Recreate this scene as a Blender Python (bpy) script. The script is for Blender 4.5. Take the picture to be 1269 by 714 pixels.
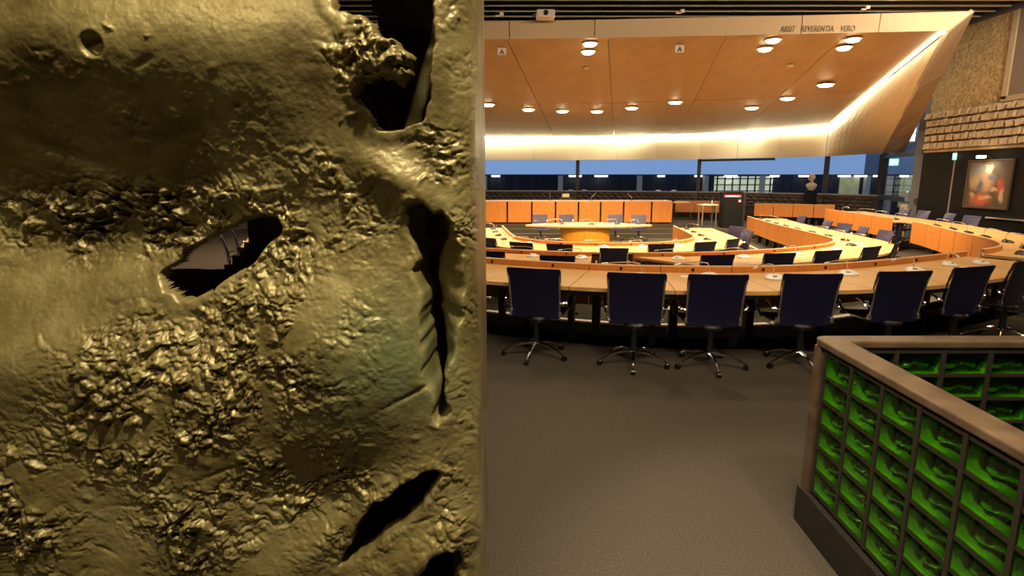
import bpy, bmesh, math, random
import numpy as np
from mathutils import Vector, Matrix
for o in list(bpy.data.objects): bpy.data.objects.remove(o)
S = bpy.context.scene
COL = S.collection
PI = math.pi
rnd = random.Random(7)

# ------------------------------------------------------------------ camera, sky, lights, exposure
cd = bpy.data.cameras.new('camera'); cam = bpy.data.objects.new('camera', cd); COL.objects.link(cam)
cam.location = (0, 0, 1.8); cam.rotation_euler = (math.radians(90 - 10.8), 0, 0)
cd.sensor_width = 36; cd.lens = 36 * 720 / 1269; cd.clip_start = 0.05; cd.clip_end = 300
S.camera = cam
w = bpy.data.worlds.new('dusk'); S.world = w; w.use_nodes = True
bg = w.node_tree.nodes['Background']; bg.inputs[0].default_value = (0.20, 0.33, 0.60, 1); bg.inputs[1].default_value = 1.05
vs = S.view_settings; vs.view_transform = 'Standard'; vs.look = 'None'; vs.gamma = 1; vs.exposure = 0.0
WARM = (1.0, 0.74, 0.44)

def lamp(kind, name, loc, target, energy, color, size=.1, spot=60, blend=.5, size_y=None):
    l = bpy.data.lights.new(name, kind); l.energy = energy; l.color = color
    if kind == 'AREA':
        l.size = size
        if size_y: l.shape = 'RECTANGLE'; l.size_y = size_y
    else: l.shadow_soft_size = size
    if kind == 'SPOT': l.spot_size = math.radians(spot); l.spot_blend = blend
    o = bpy.data.objects.new(name, l); COL.objects.link(o); o.location = loc
    o.rotation_euler = (Vector(target) - Vector(loc)).to_track_quat('-Z', 'Y').to_euler()
    return o
# track spot on the bronze, then unseen spots added for bronze, bricks and carpet
lamp('SPOT', 'sculpture_spot', (0.55, 0.0, 4.7), (-0.5, 1.25, 1.7), 960, (1, .87, .59), .07, 70, .6)
lamp('SPOT', 'sculpture_spot', (-1.3, -1.3, 4.4), (-0.8, 1.25, 1.2), 150, (1, .80, .46), .1, 60, .8)  # unseen fill added to lift the left of the bronze
lamp('SPOT', 'unseen_barrier_spot', (1.8, 0.3, 4.6), (2.1, 2.6, .5), 360, (1, .84, .58), .12, 60, .6)  # added unseen to brighten the inner brick face
lamp('SPOT', 'unseen_barrier_spot', (-0.1, 1.6, 4.0), (1.5, 2.0, .4), 640, (1, .84, .58), .15, 50, .6)  # added unseen to draw glints on the outer bricks
lamp('SPOT', 'fill_spot', (1.2, 1.2, 5.6), (0.9, 2.9, 0), 400, (1, .80, .56), .5, 110, .9)  # soft unseen fill added to brighten the near carpet
# desk spots of the upper ceiling, among unseen fill lights added around them
lamp('SPOT', 'fill_spot', (-4.6, 6.5, 5.8), (-5.6, 9.0, 0), 700, (1, .82, .6), .3, 90, .9)  # unseen fill added for the floor seen through the bronze's eye opening
for k in range(4): lamp('SPOT', 'desk_spot', (-1.2 + 2.3 * k, 8.8, 5.3), (-.8 + 2.1 * k, 6.0 + (.9 if k == 3 else 0), .7), 300, (1, .79, .5), .08, 62, .6)
lamp('AREA', 'fill_area', (3, 2.6, 4.75), (3, 11.4, 4.55), 340, (1, .77, .49), 9, size_y=.5)  # unseen area fill in mid-air, added to light the lip and slats
lamp('AREA', 'fill_area', (9.4, 8.0, 6.2), (11.6, 13.5, 3.4), 900, (1, .77, .49), 1.6, size_y=4)  # unseen area fill added to brighten the right wall

# ------------------------------------------------------------------ materials
M = {}
def mat(name, col, rough=.5, metal=0., emit=None, estr=0., coat=0., spec=.5):
    m = bpy.data.materials.new(name); m.use_nodes = True
    b = m.node_tree.nodes['Principled BSDF']
    b.inputs['Base Color'].default_value = (*col, 1); b.inputs['Roughness'].default_value = rough
    b.inputs['Metallic'].default_value = metal; b.inputs['Coat Weight'].default_value = coat
    b.inputs['Specular IOR Level'].default_value = spec
    if emit: b.inputs['Emission Color'].default_value = (*emit, 1); b.inputs['Emission Strength'].default_value = estr
    M[name] = m; return m
def nn(m, t, **k):
    n = m.node_tree.nodes.new(t)
    for a, v in k.items(): setattr(n, a, v)
    return n
def ln(m, a, b): m.node_tree.links.new(a, b)
def vary(m, c1, c2, scale=(1, 1, 1), nscale=5., detail=5., lo=.3, hi=.7, bump=0., bscale=None, coord='Object', dist=.01):
    tc = nn(m, 'ShaderNodeTexCoord'); mp = nn(m, 'ShaderNodeMapping'); mp.inputs['Scale'].default_value = scale
    ln(m, tc.outputs[coord], mp.inputs[0])
    nz = nn(m, 'ShaderNodeTexNoise'); nz.inputs['Scale'].default_value = nscale; nz.inputs['Detail'].default_value = detail
    ln(m, mp.outputs[0], nz.inputs[0])
    r = nn(m, 'ShaderNodeValToRGB'); r.color_ramp.elements[0].position = lo; r.color_ramp.elements[1].position = hi
    r.color_ramp.elements[0].color = (*c1, 1); r.color_ramp.elements[1].color = (*c2, 1)
    ln(m, nz.outputs[0], r.inputs[0])
    b = m.node_tree.nodes['Principled BSDF']; ln(m, r.outputs[0], b.inputs['Base Color'])
    if bump:
        n2 = nz
        if bscale:
            n2 = nn(m, 'ShaderNodeTexNoise'); n2.inputs['Scale'].default_value = bscale; n2.inputs['Detail'].default_value = 4
            ln(m, mp.outputs[0], n2.inputs[0])
        bp = nn(m, 'ShaderNodeBump'); bp.inputs['Strength'].default_value = bump; bp.inputs['Distance'].default_value = dist
        ln(m, n2.outputs[0], bp.inputs['Height']); ln(m, bp.outputs[0], b.inputs['Normal'])
    return r
vary(mat('carpet', (.05, .04, .03), .95, spec=.1), (.045, .037, .029), (.095, .078, .060), nscale=130, detail=3, lo=.35, hi=.65, bump=.6, bscale=220)
vary(mat('carpet_green', (.05, .05, .03), .95, spec=.1), (.075, .072, .048), (.12, .115, .08), nscale=90, detail=3, lo=.35, hi=.65)
mat('matte_black', (.004, .004, .004), .95, spec=.0)
mat('nosing', (.92, .90, .84), .4)
vary(mat('wood_top', (.5, .25, .1), .42), (.60, .33, .12), (.70, .42, .17), scale=(1, 14, 14), nscale=2.5, lo=.35, hi=.65)
vary(mat('wood_panel', (.5, .2, .06), .38), (.50, .165, .024), (.61, .225, .038), scale=(14, 14, 1), nscale=2.5, lo=.3, hi=.7)
vary(mat('wood_drum', (.5, .2, .06), .38), (.70, .31, .02), (.80, .38, .03), scale=(10, 10, 1), nscale=2.5)
mat('wood_edge', (.72, .42, .20), .4)
mat('black_metal', (.012, .011, .012), .45)
mat('black', (.005, .0045, .0045), .5, spec=.2)
vary(mat('navy', (.01, .01, .05), .42, coat=.1), (.0035, .0035, .024), (.006, .006, .036), nscale=3)
vary(mat('navy_front', (.07, .05, .12), .4, coat=.15), (.020, .016, .050), (.028, .023, .064), nscale=3)
mat('chrome', (.85, .84, .82), .12, 1.)
mat('dark_chrome', (.10, .10, .10), .3, 1.)
mat('white_plastic', (.78, .74, .68), .35)
mat('dark_plastic', (.02, .018, .018), .35)
mat('steel', (.75, .72, .68), .25, .9)
mat('paper', (.82, .80, .76), .8)
vary(mat('soffit_wood', (.4, .24, .11), .45), (.37, .225, .085), (.43, .275, .11), scale=(3, 1, 1), nscale=1.2)
mat('lip_paint', (.66, .49, .31), .5)
mat('hood_panel', (.66, .56, .40), .45)
mat('leg_paint', (.30, .22, .14), .55)
mat('seam', (.05, .035, .02), .8)
mat('letter', (.16, .10, .05), .5)
mat('slat', (.16, .115, .08), .4, .3)
mat('slat_lit_edge', (.55, .42, .28), .35, .5)
mat('ceiling_dark', (.018, .014, .011), .9)
mat('cove', (1, .95, .8), .5, emit=(1, .92, .66), estr=18)
mat('lens', (1, .9, .7), .5, emit=(1, .86, .52), estr=22)
mat('trim_ring', (.85, .72, .50), .5)
mat('mullion', (.012, .012, .014), .5)
mat('pale_render', (.25, .27, .30), .8)
mat('grey_post', (.08, .085, .10), .5)
vary(mat('pebble', (.4, .3, .18), .9), (.27, .185, .085), (.60, .43, .21), nscale=14, detail=6, lo=.3, hi=.7, bump=1., bscale=16, dist=.06)
vary(mat('stone', (.4, .33, .25), .85), (.36, .29, .20), (.52, .42, .30), nscale=5, bump=.5, bscale=30)
mat('stone_dark', (.12, .09, .06), .9)
vary(mat('quilt', (.03, .02, .018), .5), (.020, .013, .011), (.055, .032, .022), nscale=3)
mat('quilt_cap', (.22, .20, .19), .4)
mat('taupe', (.20, .155, .125), .6)
mat('frame_beige', (.42, .33, .22), .6)
mat('gold_frame', (.07, .045, .02), .4, .4)
mat('wall_dark', (.005, .004, .0035), .6, spec=.15)
mat('wall_brown', (.06, .045, .035), .8)
mat('red_led', (1, .05, .05), .5, emit=(1, .04, .05), estr=2.2)
mat('led_white', (1, 1, 1), .5, emit=(1, .8, .75), estr=2.5)
mat('exit_green', (.1, .5, .45), .5, emit=(.35, .95, .9), estr=1.4)
mat('exit_mark', (.9, .95, .95), .5, emit=(.9, 1, 1), estr=1.6)
mat('lit_white', (1, 1, 1), .5, emit=(1, .96, .85), estr=3.)
mat('lit_warm', (1, 1, .8), .5, emit=(.75, .75, .45), estr=.55)
vary(mat('lit_curtain', (1, 1, .8), .5, emit=(.5, .5, .25), estr=.35), (.1, .1, .05), (.3, .3, .14), nscale=2)
vary(mat('hall_dark', (.01, .012, .02), .8), (.006, .007, .010), (.035, .032, .045), scale=(4, 4, .1), nscale=3)
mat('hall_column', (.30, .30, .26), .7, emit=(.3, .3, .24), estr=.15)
mat('bust', (.42, .34, .25), .6)
mat('shade', (.8, .72, .6), .7)
mat('cream', (.75, .66, .48), .6)
mat('bottle', (.12, .14, .24), .1)
mat('cooler', (.28, .24, .18), .4)
vary(mat('rail', (.2, .13, .08), .38), (.075, .045, .026), (.15, .098, .060), scale=(6, 6, 6), nscale=1.5)
mat('grout', (.030, .023, .016), .45)
vary(mat('kick', (.012, .010, .009), .5), (.010, .008, .007), (.022, .018, .015), nscale=60, bump=.5, bscale=80)
def green_block():
    m = mat('block_green', (.05, .30, .02), .16, coat=1., spec=1.)
    b = m.node_tree.nodes['Principled BSDF']
    b.inputs['Transmission Weight'].default_value = 0.0
    b.inputs['Subsurface Weight'].default_value = 0.0
    b.inputs['Coat Roughness'].default_value = .06; b.inputs['Coat IOR'].default_value = 2.2; b.inputs['Coat Tint'].default_value = (.9, 1, .5, 1)
    vary(m, (.022, .095, .005), (.15, .34, .018), nscale=9, lo=.35, hi=.7, bump=.7, bscale=22, dist=.014)
    p = bpy.data.materials.new('block_pane'); p.use_nodes = True; nt = p.node_tree; nt.nodes.clear()
    o = nt.nodes.new('ShaderNodeOutputMaterial'); t = nt.nodes.new('ShaderNodeBsdfTransparent'); g = nt.nodes.new('ShaderNodeBsdfGlossy')
    t.inputs[0].default_value = (.56, .84, .30, 1); g.inputs['Roughness'].default_value = .05; g.inputs[0].default_value = (.8, .9, .7, 1)
    f = nt.nodes.new('ShaderNodeMath'); f.operation = 'MULTIPLY'; f.inputs[1].default_value = .30; lw = nt.nodes.new('ShaderNodeLayerWeight'); lw.inputs[0].default_value = .30; nt.links.new(lw.outputs['Facing'], f.inputs[0]); x = nt.nodes.new('ShaderNodeMixShader')
    nt.links.new(f.outputs[0], x.inputs[0]); nt.links.new(t.outputs[0], x.inputs[1]); nt.links.new(g.outputs[0], x.inputs[2]); nt.links.new(x.outputs[0], o.inputs[0])
    M['block_pane'] = p
green_block()
def glass():
    p = bpy.data.materials.new('glass'); p.use_nodes = True; nt = p.node_tree; nt.nodes.clear()
    o = nt.nodes.new('ShaderNodeOutputMaterial'); t = nt.nodes.new('ShaderNodeBsdfTransparent'); g = nt.nodes.new('ShaderNodeBsdfGlossy')
    t.inputs[0].default_value = (.93, .95, .97, 1); g.inputs['Roughness'].default_value = .02
    f = nt.nodes.new('ShaderNodeMath'); f.operation = 'MULTIPLY'; f.inputs[1].default_value = .35; lw = nt.nodes.new('ShaderNodeLayerWeight'); lw.inputs[0].default_value = .22; nt.links.new(lw.outputs['Facing'], f.inputs[0]); x = nt.nodes.new('ShaderNodeMixShader')
    nt.links.new(f.outputs[0], x.inputs[0]); nt.links.new(t.outputs[0], x.inputs[1]); nt.links.new(g.outputs[0], x.inputs[2]); nt.links.new(x.outputs[0], o.inputs[0])
    M['glass'] = p
glass()
def bronze():
    m = mat('bronze', (.3, .22, .09), .4, .30)
    b = m.node_tree.nodes['Principled BSDF']
    tc = nn(m, 'ShaderNodeTexCoord')
    n1 = nn(m, 'ShaderNodeTexNoise'); n1.inputs['Scale'].default_value = 4.5; n1.inputs['Detail'].default_value = 8; n1.inputs['Roughness'].default_value = .65
    ln(m, tc.outputs['Object'], n1.inputs[0])
    r = nn(m, 'ShaderNodeValToRGB'); e = r.color_ramp.elements
    e[0].position = .28; e[0].color = (.075, .050, .014, 1); e[1].position = .72; e[1].color = (.37, .305, .135, 1)
    k = e.new(.5); k.color = (.205, .162, .060, 1)
    ln(m, n1.outputs[0], r.inputs[0])
    # green patina patch on the cheek (a stain of the metal)
    d = nn(m, 'ShaderNodeVectorMath', operation='DISTANCE'); d.inputs[1].default_value = (-.26, 1.26, 1.40)
    ln(m, tc.outputs['Object'], d.inputs[0])
    mr = nn(m, 'ShaderNodeMapRange'); mr.inputs[1].default_value = .02; mr.inputs[2].default_value = .22; mr.inputs[3].default_value = .8; mr.inputs[4].default_value = 0
    ln(m, d.outputs['Value'], mr.inputs[0])
    n3 = nn(m, 'ShaderNodeTexNoise'); n3.inputs['Scale'].default_value = 14; n3.inputs['Detail'].default_value = 5; ln(m, tc.outputs['Object'], n3.inputs[0])
    mu = nn(m, 'ShaderNodeMath', operation='MULTIPLY'); ln(m, mr.outputs[0], mu.inputs[0]); ln(m, n3.outputs[0], mu.inputs[1])
    mx = nn(m, 'ShaderNodeMix', data_type='RGBA'); mx.inputs['B'].default_value = (.11, .16, .075, 1)
    mu2 = nn(m, 'ShaderNodeMath', operation='MULTIPLY'); mu2.inputs[1].default_value = 1.6; mu2.use_clamp = True; ln(m, mu.outputs[0], mu2.inputs[0])
    ln(m, mu2.outputs[0], mx.inputs['Factor']); ln(m, r.outputs[0], mx.inputs['A'])
    ln(m, mx.outputs['Result'], b.inputs['Base Color'])
    n2 = nn(m, 'ShaderNodeTexNoise'); n2.inputs['Scale'].default_value = 90; n2.inputs['Detail'].default_value = 6
    ln(m, tc.outputs['Object'], n2.inputs[0])
    bp = nn(m, 'ShaderNodeBump'); bp.inputs['Strength'].default_value = .35; bp.inputs['Distance'].default_value = .004
    ln(m, n2.outputs[0], bp.inputs['Height']); ln(m, bp.outputs[0], b.inputs['Normal'])
    rr = nn(m, 'ShaderNodeMapRange'); rr.inputs[3].default_value = .30; rr.inputs[4].default_value = .56; ln(m, n2.outputs[0], rr.inputs[0]); ln(m, rr.outputs[0], b.inputs['Roughness'])
bronze()

# ------------------------------------------------------------------ helpers
class MB:
    def __init__(s): s.v = []; s.f = []; s.m = []; s.cur = 0
    def add(s, vs, fs):
        n = len(s.v); s.v += [tuple(v) for v in vs]
        for f in fs: s.f.append([i + n for i in f]); s.m.append(s.cur)
        return s
    def box(s, c, d, rz=0, tilt=None):
        x, y, z = d[0] / 2, d[1] / 2, d[2] / 2
        vs = [Vector((a * x, b * y, q * z)) for q in (-1, 1) for a, b in ((-1, -1), (1, -1), (1, 1), (-1, 1))]
        R = Matrix.Rotation(rz, 3, 'Z')
        if tilt: R = R @ Matrix.Rotation(tilt[1], 3, tilt[0])
        return s.add([R @ v + Vector(c) for v in vs], [(3, 2, 1, 0), (4, 5, 6, 7), (0, 1, 5, 4), (1, 2, 6, 5), (2, 3, 7, 6), (3, 0, 4, 7)])
    def bbox(s, c, d, b=.01):     # box with chamfered vertical and top edges
        x, y, z = d[0] / 2, d[1] / 2, d[2] / 2; P = []
        for zz, k in ((-z, b), (-z + b, 0), (z - b, 0), (z, b)):
            for sx, sy, e in ((-1, -1, 0), (-1, -1, 1), (1, -1, 0), (1, -1, 1), (1, 1, 0), (1, 1, 1), (-1, 1, 0), (-1, 1, 1)):
                first = e == 0
                ox = b if (sx, sy) in ((-1, -1), (1, 1)) and not first or (sx, sy) in ((1, -1), (-1, 1)) and first else 0
                oy = b - ox if b else 0
                X = sx * (x - ox - (k if not ox else k * .4)); Y = sy * (y - oy - (k if not oy else k * .4))
                P.append((X + c[0], Y + c[1], zz + c[2]))
        F = [tuple(range(7, -1, -1)), tuple(range(24, 32))]
        for L in range(3):
            for i in range(8): F.append((L * 8 + i, L * 8 + (i + 1) % 8, L * 8 + 8 + (i + 1) % 8, L * 8 + 8 + i))
        return s.add(P, F)
    def tube(s, pts, r, n=8, cap=True):
        pts = [Vector(p) for p in pts]; rs = r if isinstance(r, (list, tuple)) else [r] * len(pts); V = []; F = []
        up = None
        for i, p in enumerate(pts):
            t = (pts[min(i + 1, len(pts) - 1)] - pts[max(i - 1, 0)]).normalized()
            if up is None: up = Vector((0, 0, 1)) if abs(t.z) < .9 else Vector((1, 0, 0))
            a = t.cross(up).normalized(); up = a.cross(t).normalized()
            for k in range(n): V.append(p + (a * math.cos(2 * PI * k / n) + up * math.sin(2 * PI * k / n)) * rs[i])
        for i in range(len(pts) - 1):
            for k in range(n): F.append((i * n + k, i * n + (k + 1) % n, (i + 1) * n + (k + 1) % n, (i + 1) * n + k))
        if cap: F.append(tuple(range(n - 1, -1, -1))); F.append(tuple((len(pts) - 1) * n + k for k in range(n)))
        return s.add(V, F)
    def lathe(s, prof, c=(0, 0, 0), n=16, sx=1, sy=1):
        V = []; F = []
        for r, z in prof:
            for k in range(n): V.append((c[0] + r * sx * math.cos(2 * PI * k / n), c[1] + r * sy * math.sin(2 * PI * k / n), c[2] + z))
        for i in range(len(prof) - 1):
            for k in range(n): F.append((i * n + k, i * n + (k + 1) % n, (i + 1) * n + (k + 1) % n, (i + 1) * n + k))
        F.append(tuple(range(n - 1, -1, -1))); F.append(tuple((len(prof) - 1) * n + k for k in range(n)))
        return s.add(V, F)
    def prism(s, poly, z0, z1):
        n = len(poly); V = [(p[0], p[1], z0) for p in poly] + [(p[0], p[1], z1) for p in poly]
        F = [tuple(range(n - 1, -1, -1)), tuple(range(n, 2 * n))] + [(i, (i + 1) % n, n + (i + 1) % n, n + i) for i in range(n)]
        return s.add(V, F)
    def strip(s, inner, outer, z0, z1):   # solid between two equally sampled plan lines
        n = len(inner); V = [(*p[:2], z0) for p in inner] + [(*p[:2], z0) for p in outer] + [(*p[:2], z1) for p in inner] + [(*p[:2], z1) for p in outer]
        F = []
        for i in range(n - 1):
            F += [(i, i + 1, n + i + 1, n + i), (2 * n + i, 3 * n + i, 3 * n + i + 1, 2 * n + i + 1), (i, 2 * n + i, 2 * n + i + 1, i + 1), (n + i, n + i + 1, 3 * n + i + 1, 3 * n + i)]
        F += [(0, n, 3 * n, 2 * n), (n - 1, 3 * n - 1, 4 * n - 1, 2 * n - 1)]
        return s.add(V, F)
    def quad(s, a, b, c, d): return s.add([a, b, c, d], [(0, 1, 2, 3)])
    def slab(s, a, b, c, d, t):           # quad with thickness t along its normal
        a, b, c, d = map(Vector, (a, b, c, d)); n = (b - a).cross(d - a).normalized() * t
        return s.add([a, b, c, d, a + n, b + n, c + n, d + n], [(3, 2, 1, 0), (4, 5, 6, 7), (0, 1, 5, 4), (1, 2, 6, 5), (2, 3, 7, 6), (3, 0, 4, 7)])
    def build(s, name, material, parent=None, smooth=False, loc=None, org=None):
        me = bpy.data.meshes.new(name); v = s.v
        if org: v = [(a - org[0], b - org[1], c - org[2]) for a, b, c in v]
        me.from_pydata(v, [], s.f)
        for m in (material if isinstance(material, (list, tuple)) else [material]): me.materials.append(M[m])
        if max(s.m, default=0): me.polygons.foreach_set('material_index', s.m)
        bm = bmesh.new(); bm.from_mesh(me); bmesh.ops.recalc_face_normals(bm, faces=bm.faces); bm.to_mesh(me); bm.free()
        if smooth:
            me.polygons.foreach_set('use_smooth', [True] * len(me.polygons)); me.set_sharp_from_angle(angle=math.radians(40))
        me.update()
        return link(name, me, parent, loc or (None if parent else org))
def link(name, me, parent=None, loc=None):
    o = bpy.data.objects.new(name, me); COL.objects.link(o)
    if parent: o.parent = parent
    if loc: o.location = loc
    return o
def inst(src, parent, loc=None, rz=None):
    c = src.copy(); COL.objects.link(c); c.parent = parent
    if loc is not None: c.location = loc
    if rz is not None: c.rotation_euler = (0, 0, rz)
    return c
def thing(name, label, cat, loc=(0, 0, 0), rz=0, group=None):
    o = bpy.data.objects.new(name, None); COL.objects.link(o); o.location = loc; o.rotation_euler = (0, 0, rz); o.empty_display_size = .1
    return tag(o, label, cat, group)
def tag(o, label, cat, group=None):
    o['label'] = label; o['category'] = cat
    if group: o['group'] = group
    return o
def struct(o): o['kind'] = 'structure'; return o
def dup(root, loc, rz, label, group=None):
    r = root.copy(); COL.objects.link(r); r.location = loc; r.rotation_euler = (0, 0, rz); r['label'] = label
    if group: r['group'] = group
    for ch in list(root.children):
        c = ch.copy(); COL.objects.link(c); c.parent = r
        for g in list(ch.children):
            d = g.copy(); COL.objects.link(d); d.parent = c
    return r
ORD = 'first second third fourth fifth sixth seventh eighth ninth tenth eleventh twelfth thirteenth fourteenth fifteenth sixteenth seventeenth eighteenth nineteenth twentieth'.split()

# ------------------------------------------------------------------ ring paths (plan lines of the horseshoe desks)
AX = 2.3
def catmull(P, n=10):
    P = [Vector(p) for p in P]; Q = [P[0] * 2 - P[1]] + P + [P[-1] * 2 - P[-2]]; out = []
    for i in range(1, len(Q) - 2):
        a, b, c, d = Q[i - 1:i + 3]
        for k in range(n):
            t = k / n
            out.append(.5 * ((2 * b) + (c - a) * t + (2 * a - 5 * b + 4 * c - d) * t * t + (3 * b - a - 3 * c + d) * t ** 3))
    return out + [P[-1]]
class Path:
    def __init__(s, half):
        H = [(d, y) for d, y in half]
        full = [(AX - d, y) for d, y in reversed(H[1:])] + [(AX + d, y) for d, y in H]
        s.p = catmull(full); L = [0.]
        for a, b in zip(s.p, s.p[1:]): L.append(L[-1] + (b - a).length)
        mid = L[(len(H) - 1) * 10]; s.L = [l - mid for l in L]
    def at(s, t, off=0.):
        i = 0
        while i < len(s.L) - 2 and s.L[i + 1] < t: i += 1
        k = (t - s.L[i]) / (s.L[i + 1] - s.L[i]); p = s.p[i].lerp(s.p[i + 1], k)
        d0 = s.p[min(i + 2, len(s.p) - 1)] - s.p[max(i - 1, 0)]
        d = d0.normalized(); n = Vector((d.y, -d.x))
        return p + n * off, n
    def s_of(s, x, y):
        q = Vector((x, y)); return min(((s.at(t)[0] - q).length, t) for t in [s.L[0] + k * (s.L[-1] - s.L[0]) / 400 for k in range(401)])[1]
    def line(s, a, b, off, n=8): return [s.at(a + (b - a) * k / n, off)[0] for k in range(n + 1)]
P1 = Path([(0, 6.47), (1.15, 6.6), (2.35, 7.05), (3.9, 7.85), (4.85, 8.45), (5.42, 9.25), (5.85, 10.4), (6.85, 13.3), (7.45, 17.0), (7.75, 19.0)])
P2 = Path([(0, 10.02), (1.5, 10.2), (3.0, 10.8), (3.95, 11.45), (4.5, 12.2), (4.75, 13.2), (5.1, 16.4), (5.68, 19.8)])
P3 = Path([(0, 12.9), (1.0, 13.05), (1.7, 13.5), (2.12, 14.1), (2.32, 14.9), (2.62, 17.7)])
L1, L2, L3 = 0., -.3, -.45

# ------------------------------------------------------------------ floors (stepped down towards the middle)
CX, CY = 2.3, 15.
NA = 240
def radial(poly):
    out = []
    for k in range(NA):
        a = 2 * PI * k / NA; d = Vector((math.cos(a), math.sin(a))); best = 1e9
        for i in range(len(poly)):
            p = Vector(poly[i]) - Vector((CX, CY)); q = Vector(poly[(i + 1) % len(poly)]) - Vector((CX, CY)); e = q - p
            den = d.x * e.y - d.y * e.x
            if abs(den) < 1e-9: continue
            t = (p.x * e.y - p.y * e.x) / den; u = (p.x * d.y - p.y * d.x) / den
            if t > 0 and -1e-6 <= u <= 1 + 1e-6: best = min(best, t)
        out.append((CX + d.x * best, CY + d.y * best))
    return out
def pit(path, smax, near, side, far):
    pts = []
    for k in range(61):
        t = -smax + 2 * smax * k / 60; f = min(1, max(0, (abs(t) - 3.5) / 3)); pts.append(tuple(path.at(t, -(near * (1 - f) + side * f))[0]))
    return pts + far
s17 = P1.s_of(AX + 7.3, 16.5)
RS1 = radial(pit(P1, s17, .45, .2, [(AX + 7.0, 20.2), (AX + 4.9, 20.4), (AX + 4.7, 22.6), (AX - 4.7, 22.6), (AX - 4.9, 20.4), (AX - 7.0, 20.2)]))
RS1b = radial(pit(P1, s17, .80, .45, [(AX + 6.7, 19.95), (AX + 4.65, 20.1), (AX + 4.5, 22.2), (AX - 4.5, 22.2), (AX - 4.65, 20.1), (AX - 6.7, 19.95)]))
RS2 = radial(pit(P2, P2.s_of(AX + 5.0, 15.8), .35, .25, [(AX + 4.5, 19.6), (AX + 4.2, 21.8), (AX - 4.2, 21.8), (AX - 4.5, 19.6)]))
RO = radial([(-9.5, -4), (11.6, -4), (11.6, 16.75), (13.6, 21), (12.6, 23.4), (8.4, 26.8), (3.1, 28.5), (-9.5, 28.8)])
def ringmesh(name, A, za, B, zb, m):
    V = [(*p, za) for p in A] + [(*p, zb) for p in B]; F = [(i, (i + 1) % NA, NA + (i + 1) % NA, NA + i) for i in range(NA)]
    return MB().add(V, F).build(name, m)
def floor_piece(o): return struct(o)
fl = floor_piece(ringmesh('floor', RS1, 0, RO, 0, 'carpet'))
for nm, A, za, B, zb, m in (('tread', RS1b, -.15, RS1, -.15, 'carpet_green'), ('riser', RS1, -.15, RS1, 0, 'carpet'), ('riser', RS1b, -.3, RS1b, -.15, 'carpet'),
                            ('tread', RS2, -.3, RS1b, -.3, 'carpet_green'), ('riser', RS2, -.45, RS2, -.3, 'carpet')):
    o = ringmesh(nm, A, za, B, zb, m); o.parent = fl
MB().add([(*p, L3) for p in RS2] + [(CX, CY, L3)], [(i, (i + 1) % NA, NA) for i in range(NA)]).build('sunken_floor', 'carpet_green', fl)
MB().strip(P1.line(-4.6, 4.6, -.43, 40), P1.line(-4.6, 4.6, .52, 40), .0, .006).build('black_strip', 'matte_black', fl)  # flat matte black strip on the floor under the nearest desks
for k in range(10):
    a = -3.82 + .8 * k
    MB().strip(P1.line(a + .03, a + .77, -.475, 6), P1.line(a + .03, a + .77, -.39, 6), -.02, .028).build('step_nosing', 'nosing', fl)
for a in range(6):
    t = 5.2 + a * 1.3
    MB().strip(P2.line(t, t + 1.27, -.26, 6), P2.line(t, t + 1.27, -.22, 6), -.31, -.292).build('step_nosing', 'nosing', fl)

# ------------------------------------------------------------------ outer shell
HB, HC = 2.585, 3.62
WA, WB, WC, WD, WE, WF = (-9.4, 28.3), (3.1, 28.0), (8.3, 26.3), (12.15, 22.9), (13.1, 20.9), (11.6, 16.75)
struct(MB().box((-9.6, 12, 3), (.2, 33, 7.2)).build('wall_left', 'wall_brown'))
struct(MB().box((1.2, -4.1, 3), (22, .2, 7.2)).build('wall_back', 'wall_brown'))
ceil_o = struct(MB().box((2, 12.3, 6.6), (24, 34, .2)).build('ceiling', 'ceiling_dark'))
k = 0
y = 12.3
while y < 17.2:      # louvre slats above the canopy
    MB().box((.7, y, 5.58), (20.2, .05, .26), tilt=('X', -.35)).build('slat', 'slat', ceil_o)
    MB().box((.7, y - .06, 5.445), (20.2, .035, .025)).build('slat_lit_edge', 'slat_lit_edge', ceil_o)  # lighter bar stands in for light along the slat's lower edge
    y += .42
MB().box((10.88, 14.7, 5.55), (.16, 5.2, .36)).build('slat_beam', 'mullion', ceil_o)

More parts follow.
